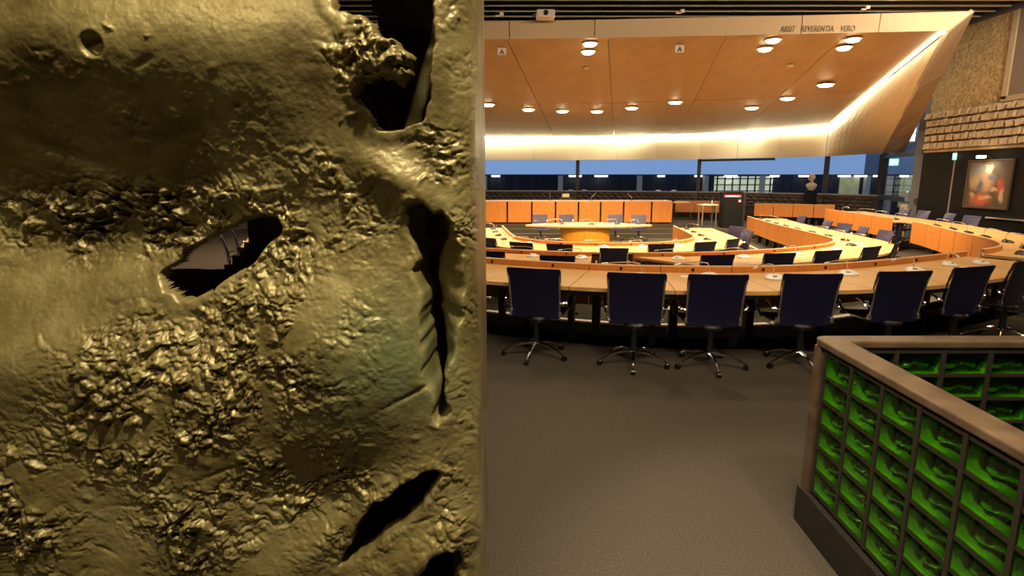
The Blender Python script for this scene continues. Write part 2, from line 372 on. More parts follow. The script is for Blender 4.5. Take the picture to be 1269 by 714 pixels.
# right wall: pebbled concrete above, five courses of rough stone blocks, black panelling below
wr = struct(MB().box((11.75, 6.35, 5.05), (.3, 20.8, 3.1)).build('wall_right', 'pebble'))
MB().box((11.83, 6.35, 3.0), (.2, 20.8, 1.05)).build('block_backing', 'stone_dark', wr)
MB().box((11.72, 6.35, 2.50), (.34, 20.8, .06)).build('ledge', 'stone', wr)
MB().box((11.72, 6.35, 1.235), (.3, 20.8, 2.47)).build('black_panelling', 'wall_dark', wr)
MB().box((11.56, 15.52, 1.24), (.02, .03, 2.44)).build('panel_joint', 'taupe', wr)
MB().box((11.53, 11.2, .84), (.05, 6.0, .035)).build('hand_rail', 'steel', wr)
blk = []
for q in range(5):
    r2 = random.Random(q); mb = MB(); a, b = .128 + r2.uniform(-.02, .012), .092
    fr = [(-.17 - r2.uniform(0, .06), r2.uniform(-.8, -.62) * a + 0, -b * r2.uniform(.62, .9)), (-.19 - r2.uniform(0, .05), a * r2.uniform(.6, .85), -b * r2.uniform(.75, .95)),
          (-.16 - r2.uniform(0, .06), a * r2.uniform(.6, .9), b * r2.uniform(.55, .9)), (-.15 - r2.uniform(0, .05), -a * r2.uniform(.45, .8), b * r2.uniform(.75, .95))]
    bk = [(.12, -a, -b), (.12, a, -b), (.12, a, b), (.12, -a, b)]; md = [(-.02, -a, -b), (-.02, a, -b), (-.02, a, b), (-.02, -a, b)]
    F = [(3, 2, 1, 0)] + [(i, (i + 1) % 4, 4 + (i + 1) % 4, 4 + i) for i in range(4)] + [(4 + i, 4 + (i + 1) % 4, 8 + (i + 1) % 4, 8 + i) for i in range(4)]
    o = mb.add(fr + md + bk, F).build('stone_block', 'stone', wr); blk.append(o)
first = set()
for row in range(5):
    yy = 16.55 - rnd.uniform(0, .15)
    while yy > 9.4:
        q = rnd.randrange(5); src = blk[q]
        if q not in first: o = src; first.add(q)
        else: o = inst(src, wr)
        o.location = (11.62, yy, 2.635 + row * .2); o.rotation_euler = (rnd.uniform(-.08, .08), 0, rnd.uniform(-.12, .12)); yy -= .255 + rnd.uniform(-.01, .03)
# taupe wall panel with a pale frame
MB().box((11.58, 12.4, 4.9), (.04, 3.5, 2.5)).build('wall_panel', 'taupe', wr)
MB().box((11.56, 14.22, 4.9), (.08, .14, 2.6)).build('panel_frame', 'frame_beige', wr)
MB().box((11.56, 12.4, 3.60), (.08, 3.78, .12)).build('panel_frame', 'frame_beige', wr)

# window line: low quilted wall, panes, mullions
low = struct(bpy.data.objects.new('wall_far', None)); COL.objects.link(low)
def seg_wall(a, b, z0, z1, t, name, m, parent, inset=0.):
    a, b = Vector(a), Vector(b); d = (b - a); L = d.length; c = (a + b) / 2; n = Vector((d.y, -d.x)).normalized()
    c = c + n * inset
    return MB().box((0, 0, 0), (L, t, z1 - z0)).build(name, m, parent, loc=(c.x, c.y, (z0 + z1) / 2)), math.atan2(d.y, d.x)
for a, b in ((WA, WB), (WB, WC), (WC, WD), (WD, WE)):
    o, r = seg_wall(a, b, 0, 1.13, .16, 'quilted_panel', 'quilt', low); o.rotation_euler.z = r
    o, r = seg_wall(a, b, 1.13, 1.18, .24, 'sill', 'quilt_cap', low); o.rotation_euler.z = r
    # quilted pads: offset rows of raised cushions
    A, B_ = Vector(a), Vector(b); d = (B_ - A); n = Vector((d.y, -d.x)).normalized(); L = d.length; u = d / L
    pads = MB()
    for row in range(4):
        x = (.15 if row % 2 else .0)
        while x + .28 < L:
            c = A + u * (x + .145) + n * .09
            z = .62 + row * .135
            if c.x > -2.5:
                h = [c - u * .135, c + u * .135]; pk = c + n * .035
                pads.add([(h[0].x, h[0].y, z - .06), (h[1].x, h[1].y, z - .06), (h[1].x, h[1].y, z + .06), (h[0].x, h[0].y, z + .06), (pk.x, pk.y, z)], [(0, 1, 4), (1, 2, 4), (2, 3, 4), (3, 0, 4)])
            x += .30
    if pads.v: o = pads.build('quilting', 'quilt', low); o['kind'] = 'stuff'
wi = 0
def window(a, b, z0, z1, posts, bars=()):
    global wi; wi += 1
    A, B_ = Vector(a), Vector(b); d = B_ - A; L = d.length; u = d / L; r = math.atan2(d.y, d.x); c = (A + B_) / 2
    wn = struct(MB().box((0, 0, 0), (L, .012, z1 - z0)).build('window_%d' % wi, 'glass', None, loc=(c.x, c.y, (z0 + z1) / 2))); wn.rotation_euler.z = r
    for t in posts:
        MB().box((t - L / 2, 0, 0), (.16, .16, z1 - z0)).build('mullion', 'mullion', wn)
    for z, h in bars:
        MB().box((0, 0, z - (z0 + z1) / 2), (L, .14, h)).build('transom', 'mullion', wn)
    return wn
window(WA, WB, 1.18, HB, [(Vector(WB) - Vector(WA)).length - .0])
window(WB, WC, 1.18, HB, [(Vector(WC) - Vector(WB)).length])
w3 = window(WC, WD, 1.18, HB, [(Vector(WD) - Vector(WC)).length])
MB().box((-.95, -.1, .70 - .06), (3.2, .1, .09)).build('blind_box', 'mullion', w3)
window(WD, WE, 1.18, HB, [2.15])
window(WE, WF, 0.0, 6.4, [.05], [(2.5, .12), (1.12, .16), (.04, .1)])
struct(MB().box((11.75, 16.95, 3.2), (.30, .36, 6.4)).build('trim_1', 'grey_post'))

# ------------------------------------------------------------------ hall and town beyond the glass
hall = MB().box((3, 37, .45), (60, .3, 3.05)).build('hall_building', 'hall_dark')
tag(hall, 'dark long building with columns seen through the far windows', 'building')
MB().box((3, 30, -1.1), (70, 40, .1)).build('ground', 'hall_dark')['kind'] = 'structure'
for x in (-2.4, -1.7, 3.0, 7.9, 12.0, 15.5, 22.0, 23.4):
    MB().box((x, 36.6, .45), (.28, .3, 2.9)).build('column', 'hall_column', hall)
for x in (-2.9, -1.0, 3.9, 5.5, 9.2, 11.5, 13.5, 16.2, 18.0, 20.5, 21.5, 22.6, 24.2):
    MB().box((x, 36.5, 1.87), (rnd.uniform(.35, .8), .3, .10)).build('lamp_strip', 'lit_white', hall)
f = MB().box((14.4, 36.75, .9), (3.6, .1, 1.9)).build('lit_shelf', 'lit_warm', hall)
for q in range(8): MB().box((12.75 + q * .47, 36.66, .9), (.07, .06, 1.9)).build('shelf_bar', 'hall_dark', f)
for q in range(5): MB().box((14.4, 36.66, .2 + q * .38), (3.6, .06, .06)).build('shelf_bar', 'hall_dark', f)
MB().box((21.0, 36.75, .9), (1.2, .1, 1.9)).build('lit_curtain', 'lit_curtain', hall)
MB().box((25.5, 36.75, .9), (2.6, .1, 1.9)).build('lit_curtain', 'lit_curtain', hall)
t = MB().box((26.2, 40.4, 3.4), (2.6, 3, 9.0)).build('tower_block', 'pale_render')
tag(t, 'dim pale block with one lit window beyond the tall pane beside the stone wall', 'building')
f = MB().box((25.75, 38.88, 4.75), (.80, .06, 1.3)).build('lit_window', 'lit_white', t)
MB().box((25.75, 38.83, 4.75), (.06, .06, 1.3)).build('window_bar', 'mullion', f)
MB().box((25.75, 38.83, 4.6), (.80, .06, .06)).build('window_bar', 'mullion', f)

# ------------------------------------------------------------------ hood (angular timber canopy over the chamber)
hood = thing('ceiling_canopy', 'large angular canopy with timber soffit, glowing cove and pale edge, over the desks', 'canopy', (0, 0, 0))
LB = [(-9.4, 12.0, 4.32), (3.0, 11.55, 4.38), (8.0, 11.35, 4.44)]; LT = [(-9.4, 12.0, 4.62), (3.0, 11.55, 4.70), (8.38, 11.30, 4.76)]
def lp(a, b, t): return tuple(Vector(a).lerp(Vector(b), t))
lipseam = [0, .4, .62, .855, .93, 1.]
def lipX(L, x):
    if x <= L[1][0]: return lp(L[0], L[1], (x - L[0][0]) / (L[1][0] - L[0][0]))
    return lp(L[1], L[2], (x - L[1][0]) / (L[2][0] - L[1][0]))
xs = [-9.4, -4.5, -.05, 1.55, 5.35, 6.75]
for a, b in zip(xs, xs[1:]):
    MB().slab(lipX(LB, a + .008), lipX(LB, b - .008), lipX(LT, b - .008), lipX(LT, a + .008), -.12).build('lip_panel', 'lip_paint', hood)
MB().slab(lipX(LB, 6.758), LB[2], LT[2], lipX(LT, 6.758), -.12).build('lip_panel', 'lip_paint', hood)
# soffit boards between lip and cove
CO = [(-9.4, 27.85, HC), (3.0, 27.55, HC), (8.12, 25.9, HC), (11.85, 22.65, HC + .06)]
def coveX(t):   # t 0..1 along
    P = [Vector(c) for c in CO]; Ls = [(b - a).length for a, b in zip(P, P[1:])]; d = t * sum(Ls)
    for a, b, L in zip(P, P[1:], Ls):
        if d <= L + 1e-6: return tuple(a.lerp(b, d / L))
        d -= L
tl = [0, .25, .5, .62, .74, .86, 1.0]; ll = [-9.4, -4.5, -.1, 1.8, 4.0, 6.2, 8.0]
for i in range(6):
    for j, (f0, f1) in enumerate(((0, .45), (.45, 1.))):
        a0, b0 = lipX(LB, ll[i]), coveX(tl[i]); a1, b1 = lipX(LB, ll[i + 1]), coveX(tl[i + 1])
        e = .0012
        q = [lp(a0, b0, f0 + e), lp(a1, b1, f0 + e), lp(a1, b1, f1 - e), lp(a0, b0, f1 - e)]
        mid = [lp(q[0], q[1], e * 2), lp(q[0], q[1], 1 - e * 2), lp(q[3], q[2], 1 - e * 2), lp(q[3], q[2], e * 2)]
        MB().slab(*mid, .05).build('soffit_panel', 'soffit_wood', hood)
MB().slab((-9.4, 12.3, 4.50), (7.9, 11.75, 4.56), (11.9, 22.6, 3.86), (-9.4, 27.9, 3.8), .04).build('soffit_backing', 'seam', hood)
# upright panels behind the cove
def upright(a, b, n, z0, z1, name='back_panel'):
    A, B_ = Vector(a), Vector(b)
    for i in range(n):
        p, q = A.lerp(B_, i / n), A.lerp(B_, (i + 1) / n); u = (B_ - A).normalized() * .008
        p, q = p + u, q - u
        MB().slab((p.x, p.y, z0), (q.x, q.y, z0), (q.x, q.y, z1), (p.x, p.y, z1), .06).build(name, 'hood_panel', hood)
ins = .12
WBi, WCi, WDi = (3.08, 27.88), (8.24, 26.18), (12.03, 22.84)
upright((-9.4, 28.18), WBi, 6, HB, HC + .3); upright(WBi, WCi, 3, HB, HC + .3); upright(WCi, WDi, 3, HB, HC + .3)
# side wing: boards splaying from the side cove down to the right
SB0, SB1 = Vector((12.03, 22.84, HB)), Vector((12.6, 20.3, HB + .02)); ST0, ST1 = Vector((12.03, 22.84, HC + .1)), Vector((8.02, 11.36, 4.44))
nb = 12
for i in range(nb):
    a, b = i / nb + .0018, (i + 1) / nb - .0018; off = Vector((.06, .02, .0)); q = [SB0.lerp(SB1, a), SB0.lerp(SB1, b), ST0.lerp(ST1, b), ST0.lerp(ST1, a)]
    mb = MB(); V = []; nv = 6
    for k in range(nv + 1):
        for e in (0, 1):
            l_, r_ = q[0].lerp(q[3], k / nv), q[1].lerp(q[2], k / nv); V += [l_ + off * e, r_ + off * e]
    F = []
    for k in range(nv):
        o0, o1 = k * 4, k * 4 + 4
        F += [(o0, o0 + 1, o1 + 1, o1), (o0 + 3, o0 + 2, o1 + 2, o1 + 3), (o0 + 2, o0, o1, o1 + 2), (o0 + 1, o0 + 3, o1 + 3, o1 + 1)]
    F += [(0, 2, 3, 1), (nv * 4, nv * 4 + 1, nv * 4 + 3, nv * 4 + 2)]
    mb.add(V, F).build('side_panel', 'hood_panel', hood)
# leg of the portal: pale-brown edge running down to the right
I0, I1 = Vector((8.0, 11.33, 4.40)), Vector((12.58, 20.27, HB)); O0, O1 = Vector((8.38, 11.27, 4.76)), Vector((12.78, 19.45, HB))
for a, b in ((0, .30), (.30, .55), (.55, .8), (.8, 1.)):
    MB().slab(I0.lerp(I1, a + .003), O0.lerp(O1, a + .003), O0.lerp(O1, b - .003), I0.lerp(I1, b - .003), .08).build('leg_panel', 'leg_paint', hood)
# light in the cove
for a, b in (((-9.4, 27.98), (3.05, 27.68)), ((3.05, 27.68), (8.16, 26.02)), ((8.16, 26.02), (11.93, 22.72))):
    MB().slab((*a, HC - .08), (*b, HC - .08), (*b, HC + .15), (*a, HC + .15), .03).build('cove_light', 'cove', hood)
MB().slab(ST0 + Vector((-.15, -.1, -.08)), ST1 + Vector((-.12, 0, -.04)), ST1 + Vector((-.02, 0, .02)), ST0 + Vector((-.03, -.05, .12)), .03).build('cove_light', 'cove', hood)
for a, b in (((3.0, 27.6), (8.1, 25.95)), ((8.1, 25.95), (11.8, 22.7)), ((-3, 27.7), (3.0, 27.6))):
    c = (Vector(a) + Vector(b)) / 2; d = Vector(b) - Vector(a)
    l = lamp('AREA', 'cove_lamp', (c.x, c.y, HC - .02), (c.x, c.y + .25, HC - 1), 70, (1, .9, .62), d.length, size_y=.1); l.rotation_euler.z += 0
# inscription on the lip
for word, wx in (('ABSIT', 0.), ('REVERENTIA', .372), ('VERO', 1.085)):
    tcu = bpy.data.curves.new('inscription', 'FONT'); tcu.body = word; tcu.size = .145; tcu.extrude = .004; tcu.shear = .18; tcu.space_character = 1.06
    tob = bpy.data.objects.new('inscription_curve', tcu); COL.objects.link(tob); bpy.context.view_layer.update()
    tme = bpy.data.meshes.new_from_object(tob.evaluated_get(bpy.context.evaluated_depsgraph_get())); tme.materials.clear(); tme.materials.append(M['letter']); bpy.data.objects.remove(tob)
    to = link('inscription_word', tme, hood, (4.965 + wx, 11.462 - wx * .04, 4.445)); to.rotation_euler = (PI / 2, 0, math.atan2(-.2, 5.0)); to.scale = (.70, 1, 1)

def disc(mb, c, r, h, n=16): return mb.lathe([(r, 0), (r, h)], c, n)
DL = [(1.51, 11.93, 4.36), (1.55, 12.52, 4.33), (4.98, 11.77, 4.39), (5.07, 12.34, 4.35), (6.49, 11.75, 4.4), (6.62, 12.28, 4.36), (-0.74, 18.76, 4.03), (0.54, 19.7, 3.99), (1.67, 19.99, 3.97), (2.81, 19.95, 3.96), (3.82, 19.27, 3.99), (4.92, 18.24, 4.04), (8.04, 15.61, 4.15), (7.95, 17.5, 4.06), (7.57, 19.08, 3.97)]
DN = ['rear of the front pair above the inscription-free centre of the lip', 'lower of the front pair left of centre', 'upper lamp of the middle pair just left of the inscription end', 'lower lamp of the middle pair under the inscription', 'upper lamp of the pair under the last word of the inscription', 'lower lamp of the pair under the last word of the inscription',
      'first of the curved row from the left, beside the bronze', 'second of the curved row from the left', 'third of the curved row from the left', 'fourth of the curved row from the left', 'fifth of the curved row from the left', 'sixth and last of the left curved row', 'nearest of three at the right by the glowing side cove', 'middle of three at the right near the side cove', 'lowest of three at the right, farthest from the side cove']
DN[0] = 'upper lamp of the pair left of centre under the pale edge'; DN[1] = 'lower lamp of the pair left of centre under the pale edge'
for i, p in enumerate(DL):
    r = .13 if i < 6 else .19
    t = thing('downlight', 'round glowing soffit downlight, ' + DN[i], 'lamp', (p[0], p[1], p[2] - .012), 0, 'soffit downlights')
    MB().lathe([(r * 1.22, 0), (r * 1.22, -.012), (r * 1.0, -.016), (r * .98, 0)], (0, 0, 0), 20).build('trim_ring', 'trim_ring', t)
    MB().lathe([(r * .95, 0), (r * .93, -.02), (r * .75, -.042), (r * .4, -.055)], (0, 0, -.008), 20).build('lens', 'lens', t, True)
    l = lamp('SPOT', 'downlight_beam', (p[0], p[1], p[2] - .10), (p[0], p[1] + (.0 if i > 5 else 1.6), 0), 560 if i > 5 else 760, WARM, .08, 132, .6)
for i, (x, y, z) in enumerate(((-1.9, 17.5, 4.07), (-3.4, 17.6, 4.07), (-3.5, 15.6, 4.17), (-3.6, 12.4, 4.30), (-6.5, 12.6, 4.29))):
    t = thing('downlight', 'round glowing soffit downlight hidden behind the bronze sculpture', 'lamp', (x, y, z - .012), 0, 'downlights behind the bronze')
    MB().lathe([(.2, 0), (.2, -.012), (.17, -.016), (.165, 0)], (0, 0, 0), 20).build('trim_ring', 'trim_ring', t)
    MB().lathe([(.16, 0), (.15, -.02), (.12, -.042), (.06, -.055)], (0, 0, -.008), 20).build('lens', 'lens', t, True)
    lamp('SPOT', 'downlight_beam', (x, y, z - .10), (x, y, 0), 560, WARM, .08, 132, .6)
MB().box((2.95, 27.3, 3.70), (3.0, .12, .05)).build('vent_slot', 'seam', hood)
for i, p in enumerate(((1.68, 13.9, 4.26), (6.23, 13.72, 4.27))):
    tag(MB().lathe([(.07, 0), (.06, -.04), (.02, -.05)], n=14).build('smoke_detector', 'lip_paint', None, loc=(p[0], p[1], p[2] - .005)), 'small smoke detector on the timber soffit, ' + ('left of centre below the lamp pair' if i == 0 else 'at the right under the lamp pairs'), 'detector')
for i, p in enumerate(((-.2, 12.2, 4.25), (3.28, 12.05, 4.27))):
    t = thing('emergency_light', 'square white emergency light with dark mark on the soffit, ' + ('left one near the bronze' if i == 0 else 'right one at mid canopy'), 'lamp', p, 0, 'square emergency lights')
    MB().box((0, 0, 0), (.17, .03, .13)).build('body', 'white_plastic', t)
    MB().add([(-.05, -.018, -.05), (-.01, -.018, -.05), (0, -.018, .0), (.012, -.018, -.05), (.05, -.018, -.05), (0, -.018, .05)], [(0, 1, 2, 5), (2, 3, 4, 5)]).build('mark', 'dark_plastic', t)
    MB().tube([(0, 0, .06), (-.01, -.55, .48)], .004, 5).build('wire', 'dark_plastic', t)
for i, (x, z) in enumerate(((-.21, 4.72), (3.09, 4.77), (6.46, 4.83))):
    t = thing('ceiling_hook', 'small white hook bracket on top of the pale edge, ' + ('left of the projector', 'right of the projector', 'above the last inscription word')[i], 'bracket', (x, 11.36, z), 0, 'white brackets')
    MB().box((.02, 0, .01), (.07, .05, .05)).build('clamp', 'white_plastic', t); MB().box((-.05, 0, -.025), (.09, .04, .02)).build('arm', 'white_plastic', t)
t = thing('projector', 'white projector with round dark lens on the canopy edge under the louvres', 'projector', (.61, 11.35, 4.71), 0)
MB().bbox((0, 0, .0), (.34, .3, .13), .02).build('body', 'white_plastic', t)
MB().tube([(.0, -.13, .0), (.0, -.17, .0)], .045, 14).build('lens', 'black', t)
MB().tube([(-.2, -.05, -.03), (-.2, -.1, -.03)], .03, 10).build('side_camera', 'dark_plastic', t)

# ------------------------------------------------------------------ chairs
def chair_meshes():
    C = {}
    # backrest: curved sheet leaning back; smooth rear, ribbed front
    def back(front):
        mb = MB(); nu, nv = 8, 22; V = []
        for j in range(nv + 1):
            t = j / nv; z = .425 + .50 * t; hw = .243 + .035 * t; yc = -.215 - .10 * t ** 1.4 + .012 * math.sin(t * PI)
            if t > .93: hw -= .012 * ((t - .93) / .07) ** 2
            for i in range(nu + 1):
                u = -1 + 2 * i / nu; y = yc + .18 - .018 * (1 - u * u)
                V.append((u * hw, y + ((.017 + .004 * abs(math.sin(t * PI * 7))) if front else -.006), z))
        F = [(j * (nu + 1) + i, j * (nu + 1) + i + 1, (j + 1) * (nu + 1) + i + 1, (j + 1) * (nu + 1) + i) for j in range(nv) for i in range(nu)]
        return V, F, nu, nv
    V1, F1, nu, nv = back(False); V2, F2, _, _ = back(True); mb = MB(); n = len(V1)
    mb.add(V1, F1); mb.cur = 1; mb.add(V2, F2); mb.cur = 0
    per = [i for i in range(nu + 1)] + [j * (nu + 1) + nu for j in range(1, nv + 1)] + [nv * (nu + 1) + i for i in range(nu - 1, -1, -1)] + [j * (nu + 1) for j in range(nv - 1, 0, -1)]
    for a, b in zip(per, per[1:] + per[:1]): mb.f.append([a, b, n + b, n + a]); mb.m.append(0)
    C['back'] = mb
    mb = MB(); P = []; nu, nv = 6, 16; V = []
    for lay in (0, 1):
        for j in range(nv + 1):
            t = j / nv; y = -.055 + .47 * t; z = .425 + .03 * t - .05 * max(0, t - .8) ** 2 * 25 - .02 * math.sin(t * PI) + (.022 if t < .06 else 0) * 0
            for i in range(nu + 1):
                u = -1 + 2 * i / nu; V.append((u * (.245 - .01 * t), y, z - .012 * (1 - u * u) + (.016 + .003 * abs(math.sin(t * PI * 6)) if lay else -.012)))
    n = (nu + 1) * (nv + 1)
    for lay in (0, 1): mb.cur = lay; mb.add(V[lay * n:lay * n + n], [(j * (nu + 1) + i, j * (nu + 1) + i + 1, (j + 1) * (nu + 1) + i + 1, (j + 1) * (nu + 1) + i) for j in range(nv) for i in range(nu)])
    per = [i for i in range(nu + 1)] + [j * (nu + 1) + nu for j in range(1, nv + 1)] + [nv * (nu + 1) + i for i in range(nu - 1, -1, -1)] + [j * (nu + 1) for j in range(nv - 1, 0, -1)]
    for a, b in zip(per, per[1:] + per[:1]): mb.f.append([a, b, n + b, n + a]); mb.m.append(0)
    C['seat'] = mb
    return C
CM = chair_meshes()
def make_chair(label, loc, rz, group):
    t = thing('office_chair', label, 'chair', loc, rz, group)
    CM['seat'].build('seat', ['navy', 'navy_front'], t, True); CM['back'].build('backrest', ['navy', 'navy_front'], t, True)
    for s in (-1, 1):
        MB().tube([(s * .262, -.12, .90), (s * .258, -.082, .72), (s * .252, -.052, .52), (s * .25, -.035, .445), (s * .248, .04, .425), (s * .247, .38, .43)], .010, 6).build('side_rail', 'chrome', t, True)
        MB().bbox((s * .255, -.042, .462), (.034, .05, .06), .008).build('bracket', 'chrome', t)
        a = [(s * .265, -.065, .57), (s * .30, -.055, .58)]
        for k in range(11):
            q = k / 10 * PI
            a.append((s * .315, .14 - .19 * math.cos(q), .57 + .065 * math.sin(q)))
        a += [(s * .31, .31, .50), (s * .28, .27, .44)]
        MB().tube(a, .012, 6).build('armrest', 'chrome', t, True)
    MB().tube([(0, 0, .41), (0, 0, .30)], .028, 10).lathe([(.10, 0), (.12, .03), (.10, .05)], (0, 0, .375), 12).tube([(0, 0, .31), (0, 0, .11)], [.030, .036], 12).build('gas_column', 'dark_chrome', t, True)
    leg = None
    for k in range(5):
        an = -PI / 2 + k * 2 * PI / 5
        if leg is None:
            mb = MB()
            mb.tube([(0, 0, .135), (.07, 0, .135), (.16, 0, .122), (.25, 0, .092), (.325, 0, .055), (.345, 0, .045)], [.020, .018, .015, .013, .012, .011], 8)
            leg = mb.build('leg', 'chrome', t, True); leg.rotation_euler.z = an
            cs = MB().tube([(.335, -.018, .026), (.335, .018, .026)], .0255, 10).tube([(.338, 0, .05), (.338, 0, .03)], .012, 6).build('caster', 'dark_chrome', leg, True)
        else:
            g = inst(leg, t, rz=an); inst(cs, g)
    return t
chair0 = None
chairs = []
def chair(loc, rz, label, group):
    global chair0
    if chair0 is None: chair0 = make_chair(label, loc, rz, group); return chair0
    return dup(chair0, loc, rz, label, group)
def back_chair(path, bx, by, L, jit, label, group):
    s = path.s_of(bx, by); n = path.at(s)[1]; f = -n; rz = math.atan2(f.y, f.x) - PI / 2 + jit
    fx, fy = -math.sin(rz), math.cos(rz); off = (Vector((bx, by)) - path.at(s)[0]).dot(n)
    if off < 1.13: bx += n.x * (1.13 - off); by += n.y * (1.13 - off)
    return chair((bx + .09 * fx, by + .09 * fy, L), rz, label, group)
R1 = [(-.85, 5.95, .05), (.22, 5.66, .03), (1.17, 5.38, -.02), (1.9, 5.30, .0), (2.79, 5.34, -.08), (3.74, 5.49, -.12), (4.62, 5.78, -.1), (5.50, 6.22, .05)]
for i, (x, y, j) in enumerate(R1):
    l = 'navy high-backed swivel chair in the nearest row, ' + (['half hidden behind the bronze edge', 'first fully seen beside the bronze', 'second from the bronze', 'third from the bronze, in the middle', 'fourth from the bronze', 'fifth from the bronze, above the green barrier', 'sixth from the bronze, turned to the right', 'last at the right frame edge'][i])
    back_chair(P1, x, y, L1, j, l, 'nearest row chairs')
R2 = [(-1.3, 10.2, .1), (-.19, 9.84, .05), (.70, 8.86, .02), (3.13, 9.31, .0), (4.13, 9.50, -.1), (5.05, 9.80, -.1), (5.95, 10.45, .0), (6.75, 11.0, .1)]
for i, (x, y, j) in enumerate(R2):
    l = 'dark chair in the second row, ' + ['behind the bronze, farthest left', 'first right of the bronze', 'low one behind the gap left of the aisle', 'first right of the desk aisle', 'second right of the desk aisle', 'third right of the desk aisle', 'fourth right of the desk aisle', 'at the right bend'][i]
    back_chair(P2, x, y, L2, j, l, 'second row chairs')
chair((7.85, 12.2, L2), PI / 2 - .55, 'swivel chair seen from the side at the right bend', 'second row chairs')
R3 = [(-.52, 13.0, .1), (.20, 12.05, .05), (.97, 11.75, .0), (1.95, 11.05, .0), (3.02, 11.75, -.05), (4.02, 12.2, -.1), (4.85, 12.75, -.1)]
for i, (x, y, j) in enumerate(R3):
    l = 'dark navy swivel chair in the innermost row, ' + ['leftmost at the left bend', 'second from the left', 'third from the left', 'pulled out alone into the aisle gap', 'first right of the aisle gap', 'second right of the aisle gap', 'at the right bend'][i]
    back_chair(P3, x, y, L3, j, l, 'innermost row chairs')
def arm_chair(path, s, off, L, jit, label, group):
    p, n = path.at(s, off); f = -n; return chair((p.x, p.y, L), math.atan2(f.y, f.x) - PI / 2 + jit, label, group)
for i, (y, j) in enumerate(((15.1, .2), (16.0, .5))):
    arm_chair(P3, P3.s_of(AX + 2.4, y), 1.3, L3, j, 'purple-lit chair at the outer side of the inner right arm, ' + ['nearer of two', 'farther of two'][i], 'inner right arm chairs')
for i, (y, j) in enumerate(((13.2, .1), (14.2, -.1), (15.2, .2), (16.3, .0), (18.6, .1))):
    arm_chair(P2, P2.s_of(AX + 5.0, y), 1.25, L2, j, 'purple swivel chair facing left behind the middle right arm desk, %s from the near end' % ORD[i], 'middle right arm chairs')
for i, (yy, j) in enumerate(((10.3, .1), (11.6, -.15), (13.9, .15), (14.8, -.1), (15.9, .05), (16.9, .0), (9.35, .1))):
    l = ['under the painting, left of two', 'under the painting, right-hand neighbour of the first', 'by the desk gap, turned aside', 'first beyond the desk gap', 'second beyond the desk gap', 'third beyond the desk gap', 'at the right frame edge'][i]
    arm_chair(P1, P1.s_of(AX + 6.2, yy), 1.3, L1, j, 'purple swivel chair at the outer right desk, ' + l, 'outer right arm chairs')
for i, x in enumerate((1.03, 1.98, 3.75, 4.55)):
    chair((x, 21.0 + (.0, .1, .1, -.1)[i], L3), PI + (.1, .02, -.05, -.1)[i], 'purple chair behind the curved presiding table, %s from the left' % ORD[i], 'presiding table chairs')
c = chair((2.2, 24.0, 0), PI, 'chair with cream head cushion behind the orange panelled bench', 'bench chairs')
MB().bbox((0, -.10, 1.06), (.30, .06, .16), .025).build('head_cushion', 'cream', c)
for s in (-1, 1): MB().tube([(s * .2, -.10, .9), (s * .13, -.11, 1.05)], .012, 6).build('cushion_bar', 'chrome', c)

# ------------------------------------------------------------------ desks
def desk(path, s0, s1, L, label, group, depth=1.1, panel_n=1, legs=True, outlet=True, ends=None, cut=(0, 0)):
    c = path.at((s0 + s1) / 2, depth / 2)[0]; org = (c.x, c.y, L)
    t = thing('council_desk', label, 'desk', org, 0, group)
    ends = ends if ends is not None else (.008 if outlet else .022); a, b = s0 + ends / 2, s1 - ends / 2; nseg = 6
    inn = [path.at(a + (b - a) * k / nseg, 0.0)[0] for k in range(nseg + 1)]
    out = [path.at(a + cut[0] + (b - a - cut[0] - cut[1]) * k / nseg, depth)[0] for k in range(nseg + 1)]
    MB().strip(inn, out, L + .705, L + .742).build('desktop', 'wood_top', t, org=org)
    e = [p for p in out]; e2 = [path.at(a + cut[0] + (b - a - cut[0] - cut[1]) * k / nseg, depth - .03)[0] for k in range(nseg + 1)]
    MB().strip(e2, e, L + .665, L + .704).build('edge_rail', 'black', t, org=org)
    for q in range(panel_n):
        p0 = a + (b - a) * q / panel_n + (.006 if q else 0); p1 = a + (b - a) * (q + 1) / panel_n - (.006 if q < panel_n - 1 else 0)
        MB().strip(path.line(p0, p1, -.035, 4), path.line(p0, p1, -.002, 4), L + .33, L + .803).build('front_panel', 'wood_panel', t, org=org)
        MB().strip(path.line(p0, p1, -.04, 4), path.line(p0, p1, .004, 4), L + .803, L + .815).build('panel_cap', 'wood_edge', t, org=org)
        if legs:
            p, n = path.at(p0 + .12, .22)
            MB().box((p.x, p.y, L + .352), (.09, .09, .70), rz=math.atan2(n.y, n.x)).build('leg', 'black_metal', t, org=org)
    p, n = path.at(b - .1, .42)
    MB().box((p.x, p.y, L + .352), (.07, .07, .70), rz=math.atan2(n.y, n.x)).build('leg', 'black_metal', t, org=org)
    if outlet:
        p, n = path.at(a + (b - a) * .45, .004)
        q = Vector((p.x, p.y, L + .775)); MB().tube([q, q + Vector((n.x, n.y, 0)) * .008], .016, 10).build('cable_outlet', 'black', t, org=org)
    return t
def mic(path, s, L, m, label, group, off=.30, sway=0., h=.0):
    p, n = path.at(s, off); rz = math.atan2(n.y, n.x) + PI / 2   # local -y... out along n
    t = thing('conference_microphone', label, 'microphone', (p.x, p.y, L + .743), math.atan2(n.y, n.x) - PI / 2, group)
    return t
mic0 = {}
